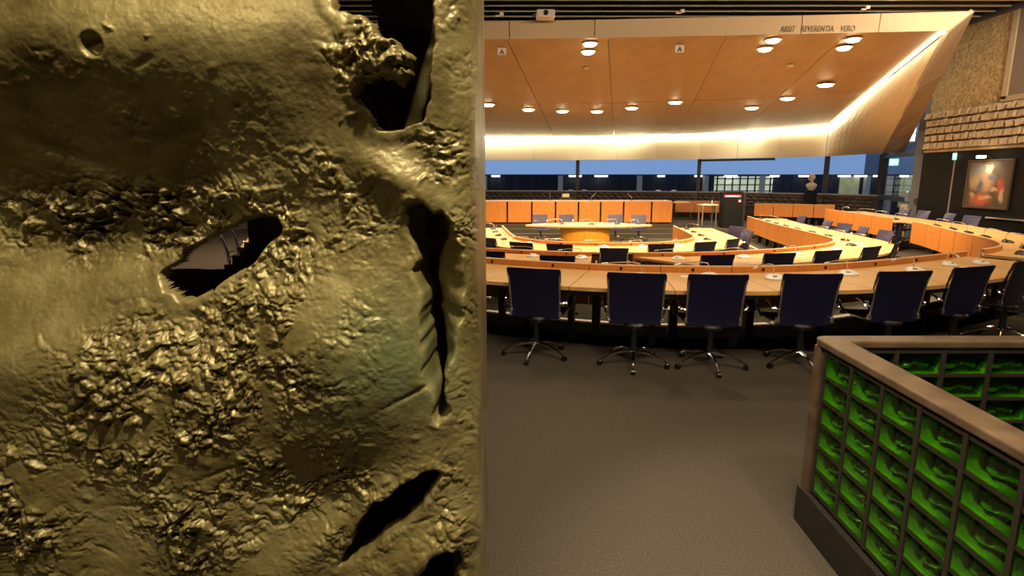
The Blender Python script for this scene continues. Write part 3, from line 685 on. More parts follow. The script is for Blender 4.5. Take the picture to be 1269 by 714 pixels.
def mic_unit(path, s, L, style, label, group, off=.30, sway=0.):
    p, n = path.at(s, off); loc = (p.x, p.y, L + .743); rz = math.atan2(n.y, n.x) - PI / 2 + sway
    if style in mic0: return dup(mic0[style], loc, rz, label, group)
    t = thing('conference_microphone', label, 'microphone', loc, rz, group); mic0[style] = t
    V = []
    prof = []
    for (k, z) in ((1., 0), (1.04, .012), (.9, .03), (.6, .042)):
        for q in range(16):
            a = 2 * PI * q / 16; r = 1 / (abs(math.cos(a)) ** 3 + abs(math.sin(a)) ** 3) ** (1 / 3)
            V.append((.105 * r * k * math.cos(a), .080 * r * k * math.sin(a), z + (.012 * (-math.sin(a)) if z > .02 else 0)))
    F = [(i * 16 + q, i * 16 + (q + 1) % 16, i * 16 + 16 + (q + 1) % 16, i * 16 + 16 + q) for i in range(3) for q in range(16)] + [tuple(range(48, 64)), tuple(range(15, -1, -1))]
    MB().add(V, F).build('base', 'white_plastic' if style == 'white' else 'dark_plastic', t, True)
    MB().box((.03, .03, .036), (.045, .02, .008)).build('button', 'dark_plastic' if style == 'white' else 'steel', t)
    MB().tube([(0, -.03, .03), (0, -.035, .11), (.03, -.02, .155), (.11, .02, .170), (.24, .08, .170), (.34, .125, .16)], .0058, 6).build('gooseneck', 'steel', t, True)
    MB().tube([(.335, .122, .161), (.40, .155, .154)], [.009, .010], 8).build('microphone_head', 'white_plastic' if style == 'white' else 'steel', t, True)
    return t
# nearest row
for k in range(10):
    a = -3.82 + .8 * k
    desk(P1, a, a + .8, L1, 'light wood desk section of the nearest row, %s from the left end' % ORD[k], 'nearest row desks')
    if k > 2: mic_unit(P1, a + (.62, .5, .32, .4, .46, .5, .2)[k - 3] - .05, L1, 'white', 'white gooseneck microphone on the nearest row desk, %s right of the bronze' % ORD[k - 3], 'nearest row microphones', off=.34 + (.1 if k % 2 else 0), sway=rnd.uniform(-.5, .3))
sg0, sg1 = P1.s_of(9.13, 13.25), P1.s_of(9.34, 14.3)
# outer bend and arm
sb = 4.62
n_b = 7
for k in range(n_b):
    a = sb + (sg0 - sb) * k / n_b; b = sb + (sg0 - sb) * (k + 1) / n_b
    desk(P1, a, b, L1, 'orange panelled desk of the outer right bend, %s from the nearest row end' % ORD[k], 'outer bend desks', outlet=False, cut=(.0, .0))
    mic_unit(P1, (a + b) / 2, L1, 'dark', 'dark gooseneck microphone on the outer right bend desk, %s from the nearest row end' % ORD[k], 'outer bend microphones', sway=rnd.uniform(-.6, .4))
# bridging top across the gap
t = thing('desk_bridge', 'thin desktop bridging the dark gap in the outer right desk', 'desk', (*P1.at((sg0 + sg1) / 2, .7)[0], 0))
p = P1.at((sg0 + sg1) / 2, .7)[0]; MB().strip(P1.line(sg0 + .01, sg1 - .01, .25, 4), P1.line(sg0 + .01, sg1 - .01, 1.1, 4), .705, .742).build('desktop', 'wood_top', t, org=(p.x, p.y, 0))
MB().strip(P1.line(sg0 + .03, sg1 - .03, 1.0, 4), P1.line(sg0 + .03, sg1 - .03, 1.05, 4), .0, .70).build('rear_panel', 'black_metal', t, org=(p.x, p.y, 0))
sg2 = P1.s_of(AX + 7.62, 18.6)
for k in range(4):
    a = sg1 + (sg2 - sg1) * k / 4; b = sg1 + (sg2 - sg1) * (k + 1) / 4
    desk(P1, a, b, L1, 'orange panelled desk beyond the gap on the outer right arm, %s from the gap' % ORD[k], 'outer arm desks', outlet=False)
    mic_unit(P1, (a + b) / 2, L1, 'dark', 'dark microphone on the outer right arm beyond the gap, %s from the gap' % ORD[k], 'outer arm microphones', sway=rnd.uniform(-.6, .4))
# mirrored outer bend behind the bronze, seen through its eye opening
for k in range(5):
    desk(P1, -5.6 - 1.05 * k, -4.58 - 1.05 * k, L1, 'panelled desk of the outer left bend behind the bronze sculpture', 'outer left bend desks', outlet=False)
for k in range(3):
    arm_chair(P1, -5.2 - 1.4 * k, 1.25, L1, .1, 'dark swivel chair at the outer left bend behind the bronze sculpture', 'outer left bend chairs')
# second row
ga, gb = P2.s_of(1.37, 9.95) , P2.s_of(2.12, 9.95)
n2 = 5
sl = -5.0
for k in range(n2):
    a = sl + (ga - sl) * k / n2; b = sl + (ga - sl) * (k + 1) / n2
    desk(P2, a, b, L2, 'light wood desk section of the second row left of the aisle, %s from the aisle' % ORD[n2 - 1 - k], 'second row left desks', cut=(0, 0))
    if k > 2: mic_unit(P2, (a + b) / 2 + .25, L2, 'white', 'white microphone on the second row left of the aisle, %s from the aisle' % ORD[n2 - 1 - k], 'second row microphones', sway=rnd.uniform(-.5, .3))
sc = P2.s_of(AX + 4.0, 11.5)
n2b = 4
for k in range(n2b):
    a = gb + (sc - gb) * k / n2b; b = gb + (sc - gb) * (k + 1) / n2b
    desk(P2, a, b, L2, 'light wood desk section of the second row right of the aisle, %s from the aisle' % ORD[k], 'second row right desks', cut=(.75 if k == 0 else 0, 0))
    mic_unit(P2, (a + b) / 2 + .1, L2, 'white', 'white microphone on the second row right of the aisle, %s from the aisle' % ORD[k], 'second row microphones', off=.34, sway=rnd.uniform(-.5, .3))
s2e = P2.s_of(AX + 5.66, 19.7)
n2c = 9
for k in range(n2c):
    a = sc + (s2e - sc) * k / n2c; b = sc + (s2e - sc) * (k + 1) / n2c
    desk(P2, a, b, L2, 'orange panelled desk of the middle right arm, %s from its bend' % ORD[k], 'middle right arm desks', outlet=False)
    mic_unit(P2, (a + b) / 2, L2, 'dark', 'dark microphone on the middle right arm, %s from its bend' % ORD[k], 'middle arm microphones', sway=rnd.uniform(-.6, .4))
# innermost row
s3 = P3.s_of(AX + 2.0, 13.9); s3e = P3.s_of(AX + 2.6, 17.65)
e3 = [-s3 + 2 * s3 * k / 6 for k in range(7)]
for k in range(6):
    desk(P3, e3[k], e3[k + 1], L3, 'light wood desk section of the innermost row, %s from the left' % ORD[k], 'innermost row desks')
    mic_unit(P3, (e3[k] + e3[k + 1]) / 2 + .12, L3, 'white', 'white microphone on the innermost row, %s from the left' % ORD[k], 'innermost row microphones', sway=rnd.uniform(-.5, .3))
for side, nm in ((1, 'right'), (-1, 'left')):
    for k in range(4):
        a = s3 + (s3e - s3) * k / 4; b = s3 + (s3e - s3) * (k + 1) / 4
        if side < 0: a, b = -b, -a
        desk(P3, a, b, L3, 'light wood desk section of the innermost %s arm, %s from its bend' % (nm, ORD[k]), 'innermost %s arm desks' % nm, outlet=False)
        mic_unit(P3, (a + b) / 2, L3, 'dark', 'dark microphone on the innermost %s arm, %s from its bend' % (nm, ORD[k]), 'innermost arm microphones', sway=rnd.uniform(-.6, .4))
# far desks of the outer ring
class Seg(Path):
    def __init__(s, a, b):
        s.p = [Vector(a), Vector(a).lerp(Vector(b), .5), Vector(b)]; L = (Vector(b) - Vector(a)).length; s.L = [0, L / 2, L]
F1 = Seg((11.75, 21.3), (9.35, 22.6)); F2 = Seg((9.35, 24.6), (7.0, 25.15)); F3 = Seg((-1.5, 25.3), (-2.6, 25.0))
for pth, n, nm in ((F1, 4, 'right of the black kiosk'), (F2, 3, 'left of the black kiosk'), (F3, 2, 'far left beside the bench')):
    for k in range(n):
        Ltot = pth.L[-1]
        desk(pth, Ltot * k / n, Ltot * (k + 1) / n, 0, 'low orange desk %s, %s from right' % (nm, ORD[k]), 'far outer desks', depth=.8, outlet=False)
# papers
for i, (pp, s, L, o) in enumerate(((P1, -1.05, L1, .25), (P1, .1, L1, .3), (P1, -.35, L1, .28), (P2, 4.9, L2, .5), (P2, 5.3, L2, .45))):
    p, n = pp.at(s, o)
    ob = MB().box((0, 0, 0), (.21, .10 if i < 3 else .16, .004), rz=math.atan2(n.y, n.x) + PI / 2).build('paper_sheet', 'paper', None, loc=(p.x, p.y, L + .745))
    tag(ob, 'white paper slip lying on the ' + ['nearest row desk, left of centre', 'nearest row desk, in the middle', 'nearest row desk, right beside the second chair', 'second row desk at the right bend, left sheet', 'second row desk at the right bend, right sheet'][i], 'paper')

# ------------------------------------------------------------------ presiding table, bench, kiosk, side table, bust, cooler
t = thing('presiding_table', 'crescent light wood table on a glowing orange oval drum in the middle', 'table', (2.47, 18.9, L3))
top = [(-2.03 + 4.06 * k / 24, -.82 + .62 * (abs(-1 + k / 12)) ** 2.2 + .0) for k in range(25)]
topb = [(2.03 - 4.06 * k / 24, .95 - 1.06 * (abs(1 - k / 12)) ** 2.) for k in range(25)]
MB().prism(top + topb, .70, .745).build('tabletop', 'wood_edge', t)
MB().lathe([(1, 0), (1, .70)], (-.1, -.1, 0), 40, .80, .52).build('drum', 'wood_drum', t, True)
for i, x in enumerate((.0, .85, -.95, 1.55)):
    tt = dup(mic0['dark'], (2.47 + x + .1, 18.85 + .1 * abs(x), L3 + .746), PI + rnd.uniform(-.3, .3), 'dark microphone on the crescent table, ' + ['near the middle', 'right of the middle', 'near the left end', 'near the right end'][i], 'crescent table microphones')
t = thing('presiding_bench', 'long raised bench fronted by eight orange wood panels at the far side', 'desk', (2.55, 23.0, 0))
ex = [600, 628.5, 659.5, 689.5, 718.5, 746.5, 775.5, 811, 838]
ex = [(x - 634.5) / 737 * 22.9 - 2.55 for x in ex]
for k in range(8):
    a, b = ex[k] + .035, ex[k + 1] - .035
    MB().box(((a + b) / 2, 0, .455), (b - a, .035, .80)).build('front_panel', 'wood_panel', t)
    MB().box((b + .035, .03, .45), (.02, .03, .82)).build('panel_joint', 'black', t)
MB().box((0, .43, .875), (ex[8] - ex[0], .92, .035)).build('bench_top', 'wood_edge', t)
MB().box((0, .05, .03), (ex[8] - ex[0], .03, .06)).build('kick_board', 'black', t)
for s in (0, 8): MB().box((ex[s] * .995, .45, .45), (.04, .8, .82)).build('end_panel', 'wood_panel', t)
MB().slab((ex[8], .1, .80), (ex[8] + .75, .3, .80), (ex[8] + .75, .8, .80), (ex[8], .85, .80), .03).build('return_top', 'wood_edge', t)
for i, (x, sw) in enumerate(((-1.05, 1.57), (.6, .8), (2.2, 2.4))):
    tt = thing('bench_microphone', 'thin gooseneck microphone standing on the panelled bench, %s from the left' % ORD[i], 'microphone', (2.55 + x, 23.35, .895), 0, 'bench microphones')
    MB().lathe([(.05, 0), (.05, .015), (.01, .025)], n=12).build('base', 'dark_plastic', tt)
    MB().tube([(0, 0, .01), (0, 0, .12), (.25 * math.cos(sw), 0, .12 + .22 * math.sin(sw))], .009, 6).build('gooseneck', 'steel', tt)
t = thing('speech_kiosk', 'tall black kiosk with a red lit strip and small red emblem', 'kiosk', (8.08, 21.3, 0), -.12)
MB().bbox((-.12, 0, .64), (.68, .66, 1.28), .02).build('body', 'black', t)
MB().box((.28, .12, .62), (.14, .5, 1.24)).build('side_fin', 'dark_plastic', t)
MB().box((-.16, -.335, 1.135), (.57, .02, .075)).build('display_strip', 'red_led', t)
for q in range(9): MB().box((-.38 + q * .05, -.348, 1.135), (.03, .006, .018)).build('display_sign', 'led_white', t)
MB().box((.09, -.335, .97), (.085, .02, .085)).build('emblem', 'red_led', t); MB().box((.09, -.348, .96), (.05, .006, .035)).build('emblem_mark', 'led_white', t)
MB().tube([(.1, .1, 1.28), (.1, .1, 1.42), (.14, .08, 1.60)], .009, 6).build('gooseneck', 'steel', t)
MB().box((-.1, .0, 1.295), (.6, .5, .02)).build('reading_top', 'dark_plastic', t)
t = thing('side_table', 'small cream side table on thin legs left of the black kiosk', 'table', (7.25, 21.7, 0))
MB().box((0, 0, .80), (.62, .55, .03)).build('tabletop', 'cream', t)
for sx in (-1, 1):
    for sy in (-1, 1): MB().box((sx * .25, sy * .22, .392), (.035, .035, .785)).build('leg', 'steel', t)
ob = MB().lathe([(.025, 0), (.03, .08), (.012, .13), (.012, .17)], n=12).build('water_bottle', 'steel', None, True, loc=(7.4, 21.7, .816)); tag(ob, 'small pale bottle standing on the cream side table', 'bottle')
ob = MB().box((0, 0, .01), (.22, .16, .02)).build('paper_stack', 'paper', None, loc=(7.14, 21.6, .816)); tag(ob, 'stack of white papers on the cream side table', 'paper')
t = thing('portrait_bust', 'pale stone bust on a black column before the quilted wall', 'sculpture', (11.6, 22.85, 0))
MB().bbox((0, 0, .62), (.34, .34, 1.24), .015).lathe([(.2, 0), (.22, .03), (.2, .06)], (0, 0, 1.24), 16).build('plinth', 'black', t)
mb = MB(); mb.lathe([(.10, 0), (.12, .03), (.17, .10), (.215, .17), (.21, .22), (.15, .265), (.075, .29)], (0, 0, 1.30), 20, 1, .55)
mb.lathe([(.07, .24), (.06, .32), (.065, .36), (.088, .40), (.100, .47), (.102, .53), (.09, .59), (.055, .63), (.01, .645)], (0, 0, 1.30), 20, .92, 1.05)
mb.tube([(0, -.095, 1.83), (0, -.125, 1.79), (0, -.09, 1.775)], [.008, .018, .012], 8)
for s in (-1, 1): mb.lathe([(.005, -.03), (.015, 0), (.005, .03)], (s * .098, .0, 1.79), 8); mb.tube([(s * .1, .01, 1.86), (s * .105, .03, 1.76), (s * .085, .05, 1.68)], [.03, .035, .02], 8)
mb.build('bust', 'bust', t, True)
t = thing('water_cooler', 'brass-toned water cooler with a bottle on top beside the black wall', 'water cooler', (11.75, 17.35, 0))
MB().bbox((0, 0, .5), (.34, .32, 1.0), .02).build('cabinet', 'cooler', t); MB().box((0, -.16, .72), (.22, .02, .14)).build('tap_recess', 'black', t)
for s in (-1, 1): MB().box((s * .05, -.18, .75), (.03, .04, .05)).build('tap', 'dark_plastic', t)
MB().lathe([(.06, 0), (.06, .05), (.13, .1), (.135, .2), (.125, .21), (.135, .22), (.135, .36), (.10, .40)], (0, 0, 1.0), 18).build('bottle', 'bottle', t, True)
MB().tube([(.26, -.05, .45), (.26, -.05, 1.05)], .03, 10).build('cup_tube', 'white_plastic', t)

# painting: generic baroque figure, cloth and sky in paint
def painting():
    m = mat('painting_canvas', (.1, .06, .03), .5)
    b = m.node_tree.nodes['Principled BSDF']; tc = nn(m, 'ShaderNodeTexCoord')
    nz = nn(m, 'ShaderNodeTexNoise'); nz.inputs['Scale'].default_value = 5; nz.inputs['Detail'].default_value = 6; ln(m, tc.outputs['Object'], nz.inputs[0])
    r = nn(m, 'ShaderNodeValToRGB'); r.color_ramp.elements[0].color = (.02, .010, .005, 1); r.color_ramp.elements[1].color = (.10, .065, .03, 1); ln(m, nz.outputs[0], r.inputs[0])
    wv = nn(m, 'ShaderNodeVectorMath', operation='MULTIPLY_ADD'); wv.inputs[1].default_value = (.0, .26, .26); ln(m, nz.outputs['Color'], wv.inputs[0]); ln(m, tc.outputs['Object'], wv.inputs[2])
    cur = r.outputs[0]
    for (y, z, ry, rz, c) in ((.35, .30, .35, .25, (.22, .24, .24)), (.42, .05, .2, .2, (.40, .30, .16)), (.05, .06, .26, .30, (.50, .33, .20)), (-.12, .15, .18, .09, (.10, .16, .24)), (.22, -.05, .10, .2, (.09, .14, .20)), (.15, -.38, .34, .18, (.55, .10, .03)), (.0, -.33, .2, .07, (.65, .42, .25)), (-.38, -.05, .14, .25, (.42, .08, .03)), (-.45, -.28, .09, .2, (.60, .42, .25)), (.42, -.28, .13, .06, (.52, .33, .18)), (-.2, -.15, .12, .05, (.58, .4, .25)), (.02, .38, .12, .16, (.75, .55, .40)), (.02, .50, .12, .06, (.12, .07, .04))):
        ad = nn(m, 'ShaderNodeVectorMath', operation='SUBTRACT'); ad.inputs[1].default_value = (0, y + .13, z + .13); ln(m, wv.outputs[0], ad.inputs[0])
        sc_ = nn(m, 'ShaderNodeVectorMath', operation='MULTIPLY'); sc_.inputs[1].default_value = (0, 1 / ry, 1 / rz); ln(m, ad.outputs[0], sc_.inputs[0])
        le = nn(m, 'ShaderNodeVectorMath', operation='LENGTH'); ln(m, sc_.outputs[0], le.inputs[0])
        mr = nn(m, 'ShaderNodeMapRange'); mr.inputs[1].default_value = .45; mr.inputs[2].default_value = 1.1; mr.inputs[3].default_value = 1; mr.inputs[4].default_value = 0; ln(m, le.outputs['Value'], mr.inputs[0])
        mx = nn(m, 'ShaderNodeMix', data_type='RGBA'); mx.inputs['B'].default_value = (c[0] * .62, c[1] * .55, c[2] * .5, 1); ln(m, mr.outputs[0], mx.inputs['Factor']); ln(m, cur, mx.inputs['A']); cur = mx.outputs['Result']
    ln(m, cur, b.inputs['Base Color'])
painting()
t = thing('framed_painting', 'framed old portrait painting with red drapery on the black wall under a lamp', 'painting', (11.55, 14.32, 1.63), 0)
MB().box((0, 0, 0), (.03, 1.26, 1.10)).build('canvas', 'painting_canvas', t)
for y, z, dy, dz in ((0, .57, 1.36, .05), (0, -.57, 1.36, .05), (.655, 0, .05, 1.14), (-.655, 0, .05, 1.14)):
    MB().bbox((-.01, y, z), (.06, dy, dz), .01).build('frame_bar', 'gold_frame', t)
t = thing('picture_lamp', 'small bright picture lamp above the portrait painting', 'lamp', (11.55, 14.30, 2.28))
MB().tube([(0, 0, -.05), (-.1, 0, .02), (-.28, 0, .0)], .012, 6).build('arm', 'gold_frame', t)
MB().tube([(-.28, -.12, .0), (-.28, .12, .0)], .03, 10).build('lamp_tube', 'lens', t)
lamp('SPOT', 'picture_beam', (11.24, 14.30, 2.26), (11.55, 14.30, 1.75), 60, (1, .86, .62), .03, 120, .9)
t = thing('exit_sign', 'small green exit sign jutting from the black wall', 'sign', (11.53, 15.50, 2.33))
MB().box((0, 0, 0), (.10, .03, .17)).build('sign_box', 'exit_green', t); MB().box((-.01, -.018, 0), (.05, .006, .11)).build('running_figure', 'exit_mark', t)
t = thing('exit_sign', 'pale green exit sign hanging below the canopy leg before the right pane', 'sign', (12.66, 19.70, 2.29), -.3)
MB().box((0, 0, 0), (.26, .03, .22)).build('sign_box', 'exit_green', t); MB().box((-.05, -.018, 0), (.06, .006, .13)).build('running_figure', 'exit_mark', t); MB().box((.05, -.018, 0), (.05, .006, .13)).build('door_mark', 'exit_mark', t)
MB().tube([(0, 0, .1), (0, .0, .30)], .008, 5).build('hanger', 'mullion', t)
for i, (x, y) in enumerate(((2.9, 29.2), (3.6, 29.4), (7.1, 28.6), (7.8, 28.4))):
    t = thing('hall_lamp', 'cream shaded lamp peeping over the quilted wall, %s from the left' % ORD[i], 'lamp', (x, y, -1.04), 0, 'hall lamps')
    MB().lathe([(.16, 0), (.16, .02), (.015, .04), (.015, 1.95)], n=12).build('stand', 'steel', t); MB().lathe([(.22, 1.98), (.12, 2.22), (.02, 2.24)], n=16).build('lamp_shade', 'shade', t, True)

# ------------------------------------------------------------------ glass brick barrier
bar = thing('glass_brick_barrier', 'low angular barrier of green glass bricks with a brown rail at the lower right', 'barrier', (1.55, 2.75, 0))
A0, A1 = Vector((1.585, 2.78)), Vector((1.535, 1.0)); Bx1 = 3.35
dA = (A1 - A0).normalized(); nA = Vector((dA.y, -dA.x)) * 1.0   # outward (-x) side
if nA.x > 0: nA = -nA
rot_A = math.atan2(dA.y, dA.x)
org = (1.55, 2.75, 0)
def P3d(p, z): return (p.x, p.y, z)
# rail: mitred L
o1 = Vector((1.53, 2.73 + .10)); 
railA = [Vector((1.525, 2.80)), Vector((1.535, 2.83)), Vector((1.57, 2.845))]
lo = A1 + nA * .055
inner_corner = Vector((1.655, 2.735))
poly = [tuple(lo), (1.522, 2.775), (1.528, 2.815), (1.548, 2.840), (1.59, 2.85), (Bx1, 2.85), (Bx1, 2.735), tuple(inner_corner), tuple(A1 - nA * .06)]
mb = MB(); mb.prism(poly, .975, 1.012); rl = mb.build('rail', 'rail', bar, org=org)
bv = rl.modifiers.new('bevel', 'BEVEL'); bv.width = .008; bv.segments = 2
BW, BH, GZ0 = .232, .122, .185
nA_cols, nB_cols, rows = 7, 7, 6
def block_mesh(seed):
    r = np.random.RandomState(seed); mb = MB(); w, h, d = BW - .022, BH - .016, .075; nx, nz = 14, 8; V = []
    ph = r.uniform(0, 6, 4)
    for j in range(nz + 1):
        for i in range(nx + 1):
            u, v = i / nx, j / nz; e = min(u, 1 - u, v, 1 - v) * 6; e = min(1, e)
            y = .062 - e * (.044 * math.exp(-((v - .30 - .10 * math.sin(u * 7 + ph[0])) / .16) ** 2) * (0.6 + .4 * math.sin(u * 11 + ph[1])) + .008 * math.sin(u * 19 + v * 9 + ph[2]) * (1 - v) + .004 * math.sin(u * 31 - v * 23 + ph[3]))
            V.append(((u - .5) * w, y, (v - .5) * h))
    F = [(j * (nx + 1) + i, j * (nx + 1) + i + 1, (j + 1) * (nx + 1) + i + 1, (j + 1) * (nx + 1) + i) for j in range(nz) for i in range(nx)]
    mb.add(V, F)
    a, b = w / 2, h / 2
    mb.add([(-a, 0, -b), (a, 0, -b), (a, .056, -b), (-a, .056, -b), (-a, 0, b), (a, 0, b), (a, .056, b), (-a, .056, b)], [(0, 1, 2, 3), (4, 5, 6, 7), (0, 3, 7, 4), (1, 2, 6, 5)])
    mb.cur = 1
    k = .012
    mb.add([(-a, 0, -b), (a, 0, -b), (a, 0, b), (-a, 0, b), (-a + k, -.010, -b + k), (a - k, -.010, -b + k), (a - k, -.010, b - k), (-a + k, -.010, b - k)], [(4, 5, 6, 7), (0, 1, 5, 4), (1, 2, 6, 5), (2, 3, 7, 6), (3, 0, 4, 7)])
    return mb
bm_src = []
for s in range(4):
    bm_src.append(None)
def put_block(x, y, z, rz, flip=False):
    s = rnd.randrange(4)
    if bm_src[s] is None:
        o = block_mesh(s).build('glass_block', ['block_green', 'block_pane'], bar, False); bm_src[s] = o
        for p in o.data.polygons:
            if p.material_index == 0: p.use_smooth = True
    else: o = inst(bm_src[s], bar)
    o.location = (x - org[0], y - org[1], z); o.rotation_euler = (0, 0, rz)
for c in range(nA_cols):
    for r in range(rows):
        p = A0 + dA * (.05 + BW * (c + .5)) + nA * .042
        put_block(p.x, p.y, GZ0 + .04 + BH * (r + .5), rot_A + 0)
for c in range(nB_cols):
    for r in range(rows):
        put_block(1.66 + BW * (c + .5), 2.752, GZ0 + .04 + BH * (r + .5), 0)
# grout grid: cores plus bars between the bricks
def barlist(p0, d, n, L, cols, nm):
    c = p0 + d * (L / 2) - n * .028
    MB().box((c.x, c.y, .565), (L, .02, .80), rz=math.atan2(d.y, d.x)).build('core', 'grout', bar, org=org)
    mb = MB()
    for k in range(cols + 1):
        q = p0 + d * (.05 + BW * k) + n * .008; MB().box((q.x, q.y, GZ0 + .04 + BH * 3), (.021, .085, BH * 6 + .02), rz=math.atan2(d.y, d.x)).build('upright_bar', 'grout', bar, org=org)
    for k in range(rows + 1):
        q = p0 + d * (.05 + BW * cols / 2) + n * .006; MB().box((q.x, q.y, GZ0 + .04 + BH * k), (BW * cols, .083, .015), rz=math.atan2(d.y, d.x)).build('level_bar', 'grout', bar, org=org)
barlist(A0, dA, nA, 1.72, nA_cols, 'a')
barlist(Vector((1.61, 2.79)), Vector((1, 0)), Vector((0, -1)), 1.74, nB_cols, 'b')
MB().box((1.555, 2.80, .575), (.05, .06, .79)).build('end_post', 'rail', bar, org=org)
q = A0 + dA * .85 + nA * .03; MB().box((q.x, q.y, .10), (1.80, .09, .20), rz=rot_A).build('kick_base', 'kick', bar, org=org)
MB().box((2.48, 2.79, .10), (1.75, .09, .20)).build('kick_base', 'kick', bar, org=org)
MB().box((2.48, 2.86, .575), (1.75, .02, .79)).build('outer_lining', 'kick', bar, org=org)

# ------------------------------------------------------------------ bronze sculpture
def sculpture():
    rs = np.random.RandomState(11)
    tabs = [rs.rand(256, 256) for _ in range(12)]
    def vn(x, y, k):
        T = tabs[k % 12]; xi = np.floor(x).astype(int); yi = np.floor(y).astype(int); fx = x - xi; fy = y - yi
        fx = fx * fx * fx * (fx * (fx * 6 - 15) + 10); fy = fy * fy * fy * (fy * (fy * 6 - 15) + 10)
        a = T[xi % 256, yi % 256]; b = T[(xi + 1) % 256, yi % 256]; c = T[xi % 256, (yi + 1) % 256]; d = T[(xi + 1) % 256, (yi + 1) % 256]
        return (a * (1 - fx) + b * fx) * (1 - fy) + (c * (1 - fx) + d * fx) * fy
    def fbm(x, y, k, o=4, g=.5):
        s = 0; a = 1; t = 0
        for i in range(o): s = s + a * (vn(x * 2 ** i + 17 * i, y * 2 ** i + 5 * i, k + i) - .5); t += a; a *= g
        return s / t
    def ridge(x, y, k, o=4, g=.55):
        s = 0; a = 1; t = 0
        for i in range(o): s = s + a * (1 - np.abs(2 * vn(x * 2 ** i + 9 * i, y * 2 ** i + 31 * i, k + i) - 1)); t += a; a *= g
        return s / t - .6
    XE = -.082; RC = .07; YB = 1.25; s0 = RC * PI / 2
    st = .0027
    sv = np.concatenate([np.arange(-.50, -.03, .012), np.arange(-.03, 1.16, st), np.arange(1.16, 1.66, .02)])
    zv = np.concatenate([np.arange(.06, .72, .02), np.arange(.72, 2.30, st), np.arange(2.30, 2.62, .02)])
    s, z = np.meshgrid(sv, zv)
    th = np.clip(s / RC, 0, PI / 2)
    X = np.where(s < 0, XE, np.where(s < s0, XE - RC + RC * np.cos(th), XE - RC - (s - s0)))
    Y = np.where(s < 0, YB + RC - s, np.where(s < s0, YB + RC - RC * np.sin(th), YB))
    NX = np.where(s < 0, 1., np.where(s < s0, np.cos(th), 0)); NY = np.where(s < 0, 0., np.where(s < s0, -np.sin(th), -1))
    # left end curls back as well
    k = np.clip((s - 1.25) / .4, 0, 1); Y = Y + k ** 2 * .5
    # coordinates on the face, as seen square on
    U = X * YB / Y; W = 1.8 + (z - 1.8) * YB / Y
    U = np.where(s < 0, U + .0, U)
    def blob(cx, cz, rx, rz, a): 
        c, sn = math.cos(math.radians(a)), math.sin(math.radians(a)); dx, dz = U - cx, W - cz
        p, q = (dx * c + dz * sn) / rx, (-dx * sn + dz * c) / rz; return np.exp(-(p * p + q * q) * 1.2)
    BL = [(-0.792, 2.072, 0.686, 0.167, 0, 0.085), (-0.911, 1.68, 0.521, 0.151, 0, -0.085), (-0.397, 1.849, 0.203, 0.224, 0, 0.02), (-0.351, 1.409, 0.217, 0.24, 0, 0.065), (-0.23, 1.791, 0.102, 0.045, -30, 0.03), (-0.723, 1.483, 0.322, 0.073, 0, -0.02), (-1.041, 1.39, 0.236, 0.111, 0, 0.03), (-0.71, 1.255, 0.406, 0.207, 0, 0.032), (-0.444, 1.074, 0.17, 0.116, 35, -0.03), (-0.261, 0.883, 0.272, 0.067, 33, 0.035), (-0.392, 0.99, 0.23, 0.039, 40, 0.02), (-0.251, 2.029, 0.069, 0.054, -30, 0.035), (-1.136, 1.011, 0.115, 0.136, 0, 0.02), (-0.967, 0.99, 0.077, 0.176, 0, -0.012), (-0.718, 0.99, 0.115, 0.117, 0, 0.015), (-0.644, 1.749, 0.155, 0.032, 15, 0.02), (-0.993, 1.715, 0.121, 0.053, 10, 0.02), (-0.541, 1.52, 0.107, 0.091, 0, 0.02), (-0.939, 1.849, 0.102, 0.021, -20, -0.012), (-0.68, 1.89, 0.101, 0.021, 20, -0.008)]
    RG = [(-0.837, 1.715, 0.397, 0.079, 0, 1), (-0.548, 1.663, 0.139, 0.107, 0, 1), (-0.601, 1.446, 0.216, 0.11, 20, 1), (-0.725, 1.294, 0.349, 0.15, 25, 0.9), (-0.821, 1.409, 0.163, 0.092, 0, 0.8), (-1.155, 1.011, 0.115, 0.175, 0, 1), (-0.737, 0.99, 0.134, 0.137, 0, 0.9), (-0.537, 1.094, 0.208, 0.135, 35, 0.6), (-0.37, 1.053, 0.171, 0.155, 40, 0.5), (-0.111, 1.963, 0.037, 0.254, 0, 0.45), (-0.151, 1.858, 0.068, 0.086, 0, 0.6), (-0.254, 2.026, 0.082, 0.067, 0, 1), (-0.102, 1.446, 0.032, 0.367, 0, 0.5), (-0.127, 1.011, 0.057, 0.175, 0, 0.6), (-0.163, 1.715, 0.069, 0.07, 0, 0.8), (-0.386, 1.749, 0.103, 0.123, 50, 0.5), (-0.948, 2.01, 0.149, 0.034, 0, 0.25), (-0.735, 1.849, 0.254, 0.104, 0, 0.25), (-0.131, 1.61, 0.044, 0.143, 0, 1)]
    D = np.zeros_like(U)
    for cx, cz, rx, rz, a, h in BL: D += h * blob(cx, cz, rx, rz, a)
    R = np.zeros_like(U)
    for cx, cz, rx, rz, a, h in RG: R = np.maximum(R, h * np.clip(1.5 * blob(cx, cz, rx, rz, a), 0, 1))
    UA, WA_ = U * .8 + W * .6 + .06 * fbm(U * 9, W * 9, 4, 3), W * .8 - U * .6 + .06 * fbm(U * 9 + 7, W * 9, 9, 3)
    patch = np.clip(.5 + 3.4 * fbm(UA * 13, WA_ * 15, 2, 5, .6) + .22, 0, 1); R = R * patch
    wx, wz = fbm(U * 18, W * 18, 5, 3) * .05, fbm(U * 18 + 40, W * 18, 7, 3) * .05
    Ur, Wr = U + wx, W + wz
